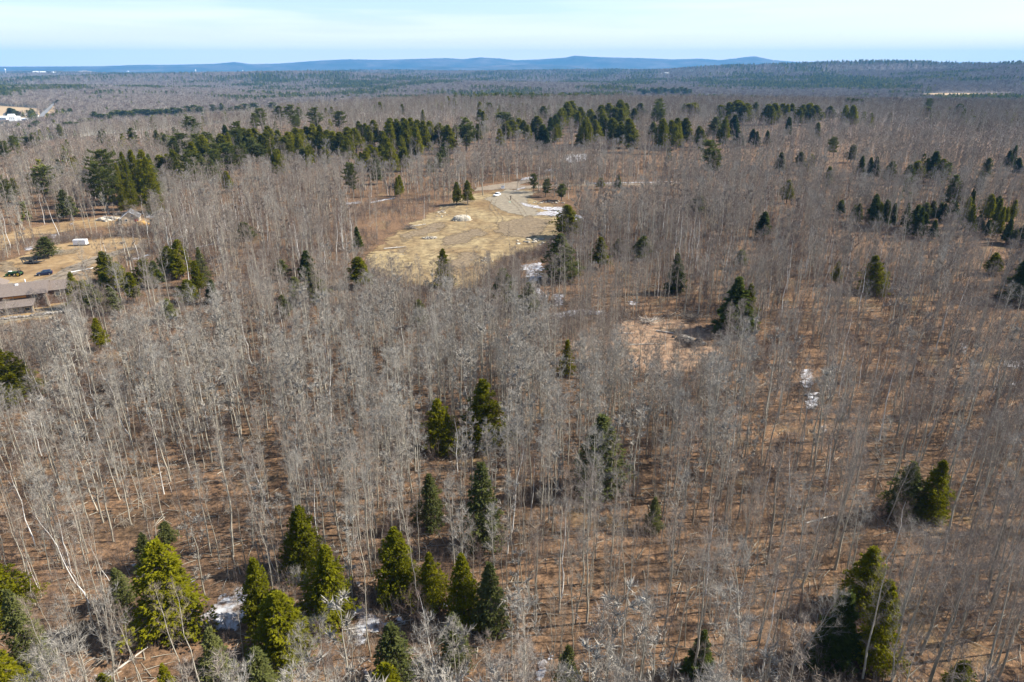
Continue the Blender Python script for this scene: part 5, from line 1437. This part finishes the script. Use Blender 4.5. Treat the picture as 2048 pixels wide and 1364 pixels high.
# --- tan gabled outbuilding
t2 = thing('garage', (262, 447), 'tan plywood gabled building in a gap of the woods at the upper left', 'garage', R(22))
gable(t2, -4, 4, 0, 9, -.2, 3.1, 5.9, TAN, GREYROOF, 'y', .55)
window(t2, .6, 1.6, 0, 3.3, 4.2, WHITE); window(t2, -2.4, -1.3, 0, 1.2, 2.4, WHITE)
PM().box(2.0, 3.4, -.05, -.004, -.1, 2.3).obj('door', RED, t2)
for sx in (-1, 1):
    PM().slab([(sx*4.6,-.62,2.62),(sx*4.6,-.56,2.62),(0,-.56,5.98),(0,-.62,5.98)] if sx < 0 else [(0,-.62,5.98),(0,-.56,5.98),(4.6,-.56,2.62),(4.6,-.62,2.62)], .28).obj('barge_board', WHITE, t2)
ch = thing('chip_pile', (283, 449), 'orange wood chip pile beside the tan gabled building', 'wood chip pile')
PM().rock((0, 0, .3), 2.3, 3, .6, 3).rock((1.3, .4, .1), 1.5, 5, .6, 3).obj('heap', CHIPS, ch, smooth=True)
bl = thing('barrel', (281, 458), 'small dark barrel in front of the orange wood chips', 'barrel')
PM().cyl((0, 0, .5), (0, 0, 1), .35, 1.0).obj('drum', BLACK, bl)
def boulders(name, px, label, n, sx, sy, r0, r1, m, seed, hgt=0, cat='rock pile', rz=0, group=None):
    e = thing(name, px, label, cat, rz, group); gg = np.random.default_rng(seed)
    for k in range(n):
        mm = PM(); a = gg.uniform(0, 6.28); q = math.sqrt(gg.uniform(0, 1)); x, y = q * sx * math.cos(a), q * sy * math.sin(a)
        z = hgt * (1 - q) * .8
        mm.rock((x, y, z + .1), gg.uniform(r0, r1), seed + k).obj('boulder', m[k % len(m)], e)
    return e
boulders('rock_pile', (214, 440), 'heap of pale boulders and rubble left of the tan gabled building', 22, 6, 4, .7, 1.5, [ROCKM, ROCKD, STONE], 11, 1.0)

t2.scale = (.8, .8, .8)
# --- vehicles
def car(name, px, label, rz, paint, suv=True, L=4.7, Wd=1.9, H=1.72, group=None):
    e = thing(name, px, label, 'car', rz, group)
    hw = Wd / 2
    def ring(x, zb, zs, zt, wb, ws, wt):   # bottom, shoulder, top
        return [(x,-wb,zb),(x,-ws,(zb+zs)/2),(x,-ws,zs),(x,-wt,zt),(x,wt,zt),(x,ws,zs),(x,ws,(zb+zs)/2),(x,wb,zb)]
    f, b = L / 2, -L / 2
    sh = .98
    body = PM().loft([ring(b,.45,.85,.92,hw*.80,hw*.88,hw*.78), ring(b+.12,.32,sh,1.04,hw*.92,hw*.98,hw*.86), ring(b+.9,.28,sh,1.06,hw*.94,hw,hw*.88),
                      ring(.55,.28,sh,1.04,hw*.94,hw,hw*.88), ring(1.05,.28,.94,1.00,hw*.94,hw*.99,hw*.86), ring(f-.35,.30,.80,.88,hw*.9,hw*.95,hw*.78), ring(f,.42,.66,.72,hw*.76,hw*.84,hw*.66)])
    body.obj('body', paint, e, smooth=False)
    def cab(x, z, w): return [(x,-w,z),(x,w,z)]
    rear = b + (.25 if suv else .95)
    zt = H
    gl = PM().loft([[(rear,-hw*.86,1.03),(1.15,-hw*.86,1.0),(1.15,hw*.86,1.0),(rear,hw*.86,1.03)], [(rear+(.22 if suv else .55),-hw*.72,zt-.08),(.30,-hw*.72,zt-.08),(.30,hw*.72,zt-.08),(rear+(.22 if suv else .55),hw*.72,zt-.08)]])
    gl.obj('windows', CGL, e)
    PM().loft([[(rear+(.16 if suv else .5),-hw*.745,zt-.10),(.40,-hw*.745,zt-.10),(.40,hw*.745,zt-.10),(rear+(.16 if suv else .5),hw*.745,zt-.10)], [(rear+(.35 if suv else .65),-hw*.64,zt),(.12,-hw*.64,zt),(.12,hw*.64,zt),(rear+(.35 if suv else .65),hw*.64,zt)]]).obj('roof', paint, e)
    for sx in (-1, 1):
        for xx in ((rear+.75, 0.0, .045) if suv else (rear+1.3, .0, .04),):
            for xc in xx[:2]:
                PM().slab([(xc-.05, sx*hw*.875, 1.0), (xc+.05, sx*hw*.875, 1.0), (xc+.03, sx*hw*.745, zt-.06), (xc-.07, sx*hw*.745, zt-.06)], .03 * sx).obj('pillar', paint, e)
        for wx in (f - .85, b + .85):
            t = PM().cyl((wx, sx*(hw-.10), .35), (0,1,0), .35, .22, 20).obj('wheel', RUB, e)
            PM().cyl((wx, sx*(hw+.012), .35), (0,1,0), .20, .03, 14).obj('rim', CHR, t)
        PM().box(f-.16, f-.01, sx*.66-.16, sx*.66+.16, .60, .73).obj('headlight', LAMP, e)
        PM().box(b-.015, b+.05, sx*.70-.10, sx*.70+.10, .72, .92).obj('tail_light', RED, e)
        PM().box(.62, .80, sx*(hw+.03)-.08, sx*(hw+.03)+.08, .98, 1.12).obj('mirror', paint, e)
    PM().box(f-.03, f+.02, -.5, .5, .42, .60).obj('grille', BLACK, e)
    return e
car('parked_car', (994, 392), 'white station wagon parked at the head of the gravel lot', R(238), CARW)
car('parked_car', (90, 550), 'dark blue hatchback parked on the dry lawn above the brown house', R(208), CARB, True, 4.3, 1.8, 1.55)

tr = thing('enclosed_trailer', (163, 491), 'white enclosed box trailer on the dry grass at the left', 'trailer', R(4))
PM().box(-2.7, 2.5, -1.1, 1.1, .55, 2.65, .06).obj('box', METALW, tr)
PM().box(-2.7, 3.6, -.5, .5, .42, .545).obj('chassis', BLACK, tr)
PM().box(-1.9, 1.7, -1.116, -1.102, 1.0, 1.06).obj('stripe', CHR, tr)
for x in (-.5, .35):
    for sy in (-1, 1):
        w_ = PM().cyl((x, sy*1.0, .36), (0,1,0), .36, .2).obj('wheel', RUB, tr); PM().cyl((x, sy*1.115, .36), (0,1,0), .18, .02).obj('rim', CHR, w_)

tr.scale = (.84, .84, .84)
tc = thing('tractor', (33, 552), 'dark green tractor with a white hood top, left of the blue hatchback', 'tractor', R(188))
PM().box(-.4, 2.0, -.42, .42, .75, 1.45, .08).obj('hood', TGREEN, tc)
PM().box(1.0, 1.9, -.35, .35, 1.455, 1.62, .05).obj('hood_top', WHITE, tc)
PM().box(-1.6, -.4, -.55, .55, .7, 1.15, .06).obj('rear_body', TGREEN, tc)
PM().box(-1.1, -.65, -.28, .28, 1.15, 1.65, .05).obj('seat', BLACK, tc)
for sy in (-1, 1):
    PM().box(-1.25, -1.15, sy*.55-.05, sy*.55+.05, 1.15, 2.4).obj('roll_bar', BLACK, tc)
    w_ = PM().cyl((-1.0, sy*.85, .72), (0,1,0), .72, .42, 22).obj('wheel', RUB, tc); PM().cyl((-1.0, sy*1.07, .72), (0,1,0), .40, .03).obj('rim', YEL, w_)
    w_ = PM().cyl((1.5, sy*.72, .45), (0,1,0), .45, .28, 20).obj('wheel', RUB, tc); PM().cyl((1.5, sy*.87, .45), (0,1,0), .24, .03).obj('rim', YEL, w_)
    PM().slab([(-.2, sy*.62-.05, 1.35), (2.7, sy*.62-.05, .75), (2.7, sy*.62+.05, .75), (-.2, sy*.62+.05, 1.35)], .14).obj('loader_arm', TGREEN, tc)
PM().box(-1.25, -1.15, -.6, .6, 2.4, 2.5).obj('roll_bar', BLACK, tc)
PM().slab([(2.6, -1.0, .25), (3.3, -1.0, .15), (3.3, 1.0, .15), (2.6, 1.0, .25)], .08).box(2.55, 2.63, -1.0, 1.0, .25, .9).obj('bucket', TGREEN, tc)

fb = thing('flatbed_trailer', (68, 527), 'black flatbed trailer with raised ramps on the dry grass above the vehicles', 'flatbed trailer', R(3))
PM().box(-2.8, 1.9, -1.0, 1.0, .5, .62).obj('deck', BLACK, fb)
PM().slab([(1.9,-.6,.62),(3.6,-.15,1.0),(3.6,.15,1.0),(1.9,.6,.62)], .14).obj('tongue', BLACK, fb)
for y in (-.7, .7): PM().slab([(-2.95,y-.25,.6),(-2.95,y+.25,.6),(-3.2,y+.25,2.1),(-3.2,y-.25,2.1)], .06).obj('ramp', BLACK, fb)
PM().box(-1.2, -.1, -.4, .4, .62, 1.2, .05).obj('load', BLACK, fb)
for sy in (-1, 1):
    for x in (-.6, .3): PM().cyl((x, sy*1.12, .36), (0,1,0), .36, .2).obj('wheel', RUB, fb)
ty = thing('tyre', (72, 520), 'lone black tyre lying on the grass behind the flatbed trailer', 'tyre')
mt = PM(); N_ = 18
V = [((.42 + .16 * math.cos(b)) * math.cos(a), (.42 + .16 * math.cos(b)) * math.sin(a), .16 + .16 * math.sin(b)) for a in np.arange(N_) * 6.283 / N_ for b in np.arange(8) * 6.283 / 8]
mt.poly(V, [(i*8+k, i*8+(k+1)%8, ((i+1)%N_)*8+(k+1)%8, ((i+1)%N_)*8+k) for i in range(N_) for k in range(8)]).obj('ring', RUB, ty, smooth=True, scale=(1.5, 1.5, 1.2))
pp = thing('pipe', (164, 541), 'long white pipe lying on the lawn near the driveway bend', 'pipe', R(48))
PM().cyl((0, 0, .15), (1, 0, 0), .15, 6.5, 10).obj('tube', WHITE, pp)
rc = thing('sled', (130, 585), 'red sled by the right end of the brown house', 'sled', R(10))
PM().loft([[(-.9,-.4,.25),(.7,-.4,.2),(1.0,-.35,.55),(1.0,.35,.55),(.7,.4,.2),(-.9,.4,.25)], [(-.9,-.55,.75),(.8,-.55,.75),(1.15,-.4,.95),(1.15,.4,.95),(.8,.55,.75),(-.9,.55,.75)]]).obj('hull', RED, rc)

# --- poles and wires
def upole(px, label, hh=9.5, rz=0):
    e = thing('utility_pole', px, label, 'utility pole', rz)
    PM().cyl((0,0,hh/2), (0,0,1), .17, hh, 10, .12).obj('pole', WOODP, e)
    PM().box(-1.1, 1.1, -.06, .06, hh-.9, hh-.75).obj('crossarm', WOODP, e)
    for x in (-1.0, 0, 1.0): PM().cyl((x, 0, hh-.62), (0,0,1), .07, .22, 8).obj('insulator', CEDAR, e)
    PM().cyl((.32, 0, hh-1.9), (0,0,1), .22, .8, 12).obj('transformer', CHR, e)
    return e
u1 = upole((926, 392), 'brown utility pole between the two yellow-olive evergreens', 10.5)
u2 = upole((1095, 371), 'utility pole half hidden among the bare trees right of the driveway', 10.5)
cw = MB()
a = np.array([u1.location.x, u1.location.y, u1.location.z + 9.9]); b = np.array([u2.location.x, u2.location.y, u2.location.z + 9.9])
for dx in (-1, 0, 1):
    t_ = np.linspace(0, 1, 12)[:, None]; P = a * (1 - t_) + b * t_; P[:, 2] -= (1.6 * 4 * t_ * (1 - t_))[:, 0]; P[:, 1] += dx * .2; P[:, 0] += dx
    cw.tube(P, np.full(12, .03), 4)
tag(link('power_line', cw.mesh('power_line', [BLACK])), 'thin black power wires strung between the two utility poles', 'power line')
po = thing('post', (1021.5, 400), 'short brown post standing on the gravel right of the white car', 'post')
PM().box(-.22, .22, -.12, .12, 0, 1.9, .03).obj('stake', WOODP, po)
PM().box(-.3, .3, -.16, .16, 1.9, 1.98).obj('cap', BLACK, po)
lid = thing('cover', (1019.5, 404.5), 'small pale green cover on the gravel below the brown post', 'cover')
PM().cyl((0, 0, .12), (0, 0, 1), .45, .24, 16).obj('lid', mat('pale_green_plastic', (.35, .62, .48), .5), lid)
cb_ = thing('utility_cabinet', (1005.5, 377.5), 'pale grey cabinet at the foot of the slender white birch', 'cabinet', R(10))
PM().box(-.8, .8, -.6, .6, 0, 1.5, .05).obj('cabinet_body', METALW, cb_); PM().box(-.85, .85, -.65, .65, 1.5, 1.58).obj('cabinet_lid', CHR, cb_)

# --- rocks, heaps and brush round the gravel lot and the clearing
hp = thing('sand_heap', (925, 440), 'flat-topped pile of pale sand and rock in the middle of the gravel lot', 'sand pile', R(8))
mh = PM(); nn = 40; rings = []
gg = np.random.default_rng(8)
rad = 1 + gg.normal(0, .07, nn); rad = (rad + np.roll(rad, 1) + np.roll(rad, -1)) / 3
for (q, z) in ((1.0, -.1), (.93, .8), (.80, 1.55), (.6, 1.85), (.3, 1.75), (.05, 1.7)):
    rings.append([(4.2 * q * rad[k] * math.cos(k * 6.283 / nn) * (1 + gg.normal(0, .02)), 3.0 * q * rad[k] * math.sin(k * 6.283 / nn), z + gg.normal(0, .07) * (z > 0)) for k in range(nn)])
mh.loft(rings); mh.obj('heap', ROCKM, hp)
for k in range(26):
    a = gg.uniform(0, 6.28); q = gg.uniform(.75, 1.12)
    PM().rock((4.2*q*math.cos(a), 3.0*q*math.sin(a), .25 + max(0, (1-q)*4)), gg.uniform(.22, .5), 60+k, n=1).obj('boulder', ROCKM if k % 3 else ROCKD, hp)
boulders('rock_pile', (858, 477), 'low heap of dark boulders on the left part of the gravel lot', 16, 2.6, 1.3, .4, .8, [ROCKD, ROCKM], 31, .5)
boulders('rock_pile', (1072, 484), 'scattered pale boulders at the lower right edge of the gravel lot', 26, 9, 5, .35, .9, [ROCKM, ROCKM, ROCKD], 71, .2)
boulders('rock_pile', (965, 520), 'pale stones at the lower edge of the gravel lot', 14, 4, 4, .25, .6, [ROCKM, ROCKD], 111, .1)
boulders('rock_pile', (765, 520), 'few pale stones on the yellow sand at the left end of the lot', 12, 6, 5, .25, .55, [ROCKM], 141, .1)
boulders('rock_pile', (1100, 405), 'stones and rubble between the snow and the young pines', 18, 8, 4, .3, .8, [ROCKD, ROCKM], 161, .1)
boulders('rock_pile', (885, 428), 'string of pale stones along the left edge of the lot', 16, 2.5, 9, .25, .6, [ROCKM, ROCKD], 181, .1)
boulders('rock_pile', (1382, 683), 'dark rocks added as shade along the rut, right end of the clay clearing', 26, 4.6, 1.6, .5, 1.1, [ROCKD, BLACK, ROCKD], 221, .7, rz=R(-35))  # dark boulders added in place of the shadow lying in the rut
def logt(px, label, L, r, rz, tilt=.04):
    e = thing('fallen_log', px, label, 'fallen log', rz); gg = np.random.default_rng(int(px[0]))
    mb = MB(); mb.tube([(-L/2, 0, r), (0, gg.normal(0, .1), r*1.2+tilt), (L/2, 0, r+tilt*2)], [r, r*.85, r*.5], 7, .8)
    link('log', mb.mesh('log', [DEADW]), e)
    for k in range(4):
        mb = MB(); x = gg.uniform(-L*.2, L*.48); a = gg.uniform(-1, 1); l = gg.uniform(.6, 1.8)
        mb.tube([(x, 0, r), (x + l*.6, l*a, r + l*gg.uniform(.1, .6))], [r*.4, r*.1], 4, .8); link('branch', mb.mesh('branch', [DEADW]), e)
logt((836, 452), 'bleached fallen log at the wood edge left of the sand pile', 7, .22, R(35))
logt((828, 458), 'forked fallen log pointing into the gravel lot', 6, .18, R(-40))
logt((790, 497), 'fallen log on the sand at the left end of the lot', 8, .25, R(20))
logt((800, 510), 'dead branch on the yellow sand', 4, .15, R(-25))
logt((1340, 668), 'dark fallen log in the clay clearing', 7, .2, R(-30))
logt((1290, 690), 'thin fallen pole across the clay clearing', 9, .15, R(4))
logt((1245, 668), 'short fallen log at the left of the clay clearing', 5, .15, R(-5))
logt((245, 1335), 'log among bare twigs near the bottom left corner', 6, .15, R(60))
logt((1010, 880), 'pale fallen sticks right of the middle hemlock pair', 4, .1, R(50))
logt((1640, 1040), 'pale fallen log on the leaves, right of centre', 5, .12, R(20))
def brushpile(px, label, r, n, m, seed):
    e = thing('brush_pile', px, label, 'brush pile'); gg = np.random.default_rng(seed); mb = MB()
    for k in range(n):
        a = gg.uniform(0, 6.28); q = gg.uniform(0, r * .6); b0 = np.array([q*math.cos(a), q*math.sin(a), gg.uniform(0, r*.25)]); a2 = gg.uniform(0, 6.28)
        d = np.array([math.cos(a2), math.sin(a2), gg.uniform(-.05, .55)]); L = gg.uniform(.5, 1.1) * r
        mb.tube([b0, b0 + d*L*.5 + gg.normal(0, .08, 3), b0 + d*L], [.06, .04, .015], 3, gg.uniform(0, 1))
    link('branches', mb.mesh('branches', [m]), e)
brushpile((1298, 646), 'uprooted stump with bleached branches at the top of the clay clearing', 3.2, 70, DEADW, 1)
brushpile((1385, 640), 'long dark brush heap along the top right edge of the clay clearing', 4, 90, M['darkbark'], 2)
brushpile((1375, 690), 'dark brush in the rut of the clay clearing', 3.0, 80, M['darkbark'], 3)
brushpile((820, 458), 'brush heap at the wood edge by the lot', 3.4, 70, M['darkbark'], 4)
brushpile((113, 508), 'round grey leafless shrub on the lawn', 2.6, 120, M['bark'], 5)
brushpile((82, 510), 'low brush heap behind the flatbed trailer', 2.4, 60, M['darkbark'], 6)

# --- far farm and scattered white buildings in the valley
def farhouse(px, label, L, Wd, he, hr, rz, wm=WHITE, rm=GREYROOF, name='farmhouse', cat='farmhouse', detail=True, along='x', group=None, wing=False):
    e = thing(name, px, label, cat, rz, group)
    gable(e, -L/2, L/2, -Wd/2, Wd/2, -4, he, hr, wm, rm, along, .4)
    if detail:
        for x in np.arange(-L/2+1.5, L/2-1.5, 3.2): window(e, x, x+1.2, -Wd/2, he*.45, he*.45+1.5, OFFW)
    if wing: gable(e, L/2+.01, L/2+8, -Wd/2+1, Wd/2-1, -4, he*.6, hr*.7, wm, rm, 'x', .3, wname='wing_wall', rname='wing_roof')
    return e
farhouse((26, 242), 'tall white farmhouse with a bright roof beside dark evergreens, far left', 11, 10, 9, 13, R(25), rm=METALW, wing=True)
farhouse((33, 235), 'small white shed behind the tall white farmhouse', 9, 6, 4, 6, R(-10), rm=METALW, name='shed', cat='shed', detail=False)
farhouse((4, 239), 'long white barn cut by the left edge beside the farmhouse', 22, 9, 4, 7, R(5), rm=OFFW, name='barn', cat='barn')
farhouse((48, 240), 'low long white shed between the farmhouse and the road', 16, 6, 2.6, 4, R(8), rm=METALW, name='shed', cat='shed')
farhouse((62, 237), 'grey-roofed low shed nearest the road', 12, 6, 2.5, 4, R(0), wm=STONE, name='shed', cat='shed', detail=False)
farhouse((19, 254), 'long white greenhouse roof below the farmhouse', 20, 5, 2, 3.4, R(-42), rm=METALW, name='greenhouse', cat='greenhouse', detail=False)
farhouse((119, 210), 'white house with two wings at the top end of the road', 14, 9, 5, 9, R(5), rm=METALW, wing=True)
farhouse((129, 210.5), 'white barn just right of the house at the top of the road', 14, 9, 5, 8, R(-20), rm=METALW, name='barn', cat='barn')
farhouse((92, 205), 'lone pale house in the trees left of the road top', 8, 8, 6, 9, R(10), wm=OFFW, name='farmhouse')
farhouse((1333, 151), 'white farm building on the far hillside right of centre', 30, 16, 14, 20, R(10), rm=METALW, name='barn', cat='barn', detail=False)
farhouse((1322, 151.5), 'smaller white building just left of the far hillside farm', 12, 12, 12, 16, R(0), rm=METALW, name='barn', cat='barn', detail=False)
farhouse((72, 234), 'small white cottage beside the road, right of the farm sheds', 9, 7, 3.5, 6, R(20), rm=GREYROOF, name='farmhouse')
farhouse((14, 233), 'grey-roofed white house just left of the tall farmhouse', 10, 8, 4.5, 7, R(-15), rm=GREYROOF, name='farmhouse')
farhouse((55, 231), 'tiny white shed at the edge of the field behind the farm', 7, 5, 2.5, 4, R(40), rm=METALW, name='shed', cat='shed', detail=False)
farhouse((135, 214), 'low grey barn below the house at the top of the road', 11, 6, 3, 5, R(12), wm=STONE, name='barn', cat='barn', detail=False)
for i, (px, lab) in enumerate([((33, 151), 'far white building, leftmost on the left plain'), ((72, 146), 'far white building, second on the left plain'), ((86, 146.5), 'far white building, third on the left plain'),
                               ((109, 147), 'far white building, fourth on the left plain'), ((612, 146.5), 'far white building alone beyond the grey hill left of centre'), ((256, 144), 'far pale building right of the plowed field on the plain')]):
    farhouse(px, lab, 50, 28, 12, 18, R(i * 20), rm=METALW, name='distant_building', cat='building', detail=False, group='far white buildings on the plain')
for px, lab in (((12, 147), 'tall white water tower on the horizon, far left'), ((392, 147), 'pale water tower on the plain left of centre'), ((486, 146), 'second pale tower right of the first on the plain')):
    e = thing('water_tower', px, lab, 'water tower'); e.scale = (.6, .6, .65)
    PM().cyl((0, 0, 20), (0, 0, 1), 4, 50, 12).obj('column', OFFW, e); PM().loft([[(r * math.cos(t), r * math.sin(t), z) for t in np.arange(14) * .4488] for r, z in ((4, 42), (11, 50), (12, 60), (8, 68), (1, 71))]).obj('tank', WHITE, e)
# ------------------------------------------------------------------ air
hz = bpy.data.materials.new('haze_air'); hz.use_nodes = True
nt = hz.node_tree
for n_ in list(nt.nodes): nt.nodes.remove(n_)
ho = nt.nodes.new("ShaderNodeOutputMaterial"); pv = nt.nodes.new("ShaderNodeVolumePrincipled")
pv.inputs['Color'].default_value = (.16, .50, 1.0, 1)
pv.inputs['Density'].default_value = HAZE
pv.inputs['Anisotropy'].default_value = 0.0
nt.links.new(pv.outputs[0], ho.inputs['Volume'])
X0, X1, Y0, Y1, Z0, Z1 = -20000, 20000, -5000, 19800, -130, 420
me = bpy.data.meshes.new('haze')
me.from_pydata([(x, y, z) for z in (Z0, Z1) for y in (Y0, Y1) for x in (X0, X1)], [], [(0, 2, 3, 1), (4, 5, 7, 6), (0, 1, 5, 4), (2, 6, 7, 3), (0, 4, 6, 2), (1, 3, 7, 5)])
me.materials.append(hz)
o = link('haze', me); o['kind'] = 'stuff'; o['label'] = 'thin blue haze over the distant hills'; o['category'] = 'haze'
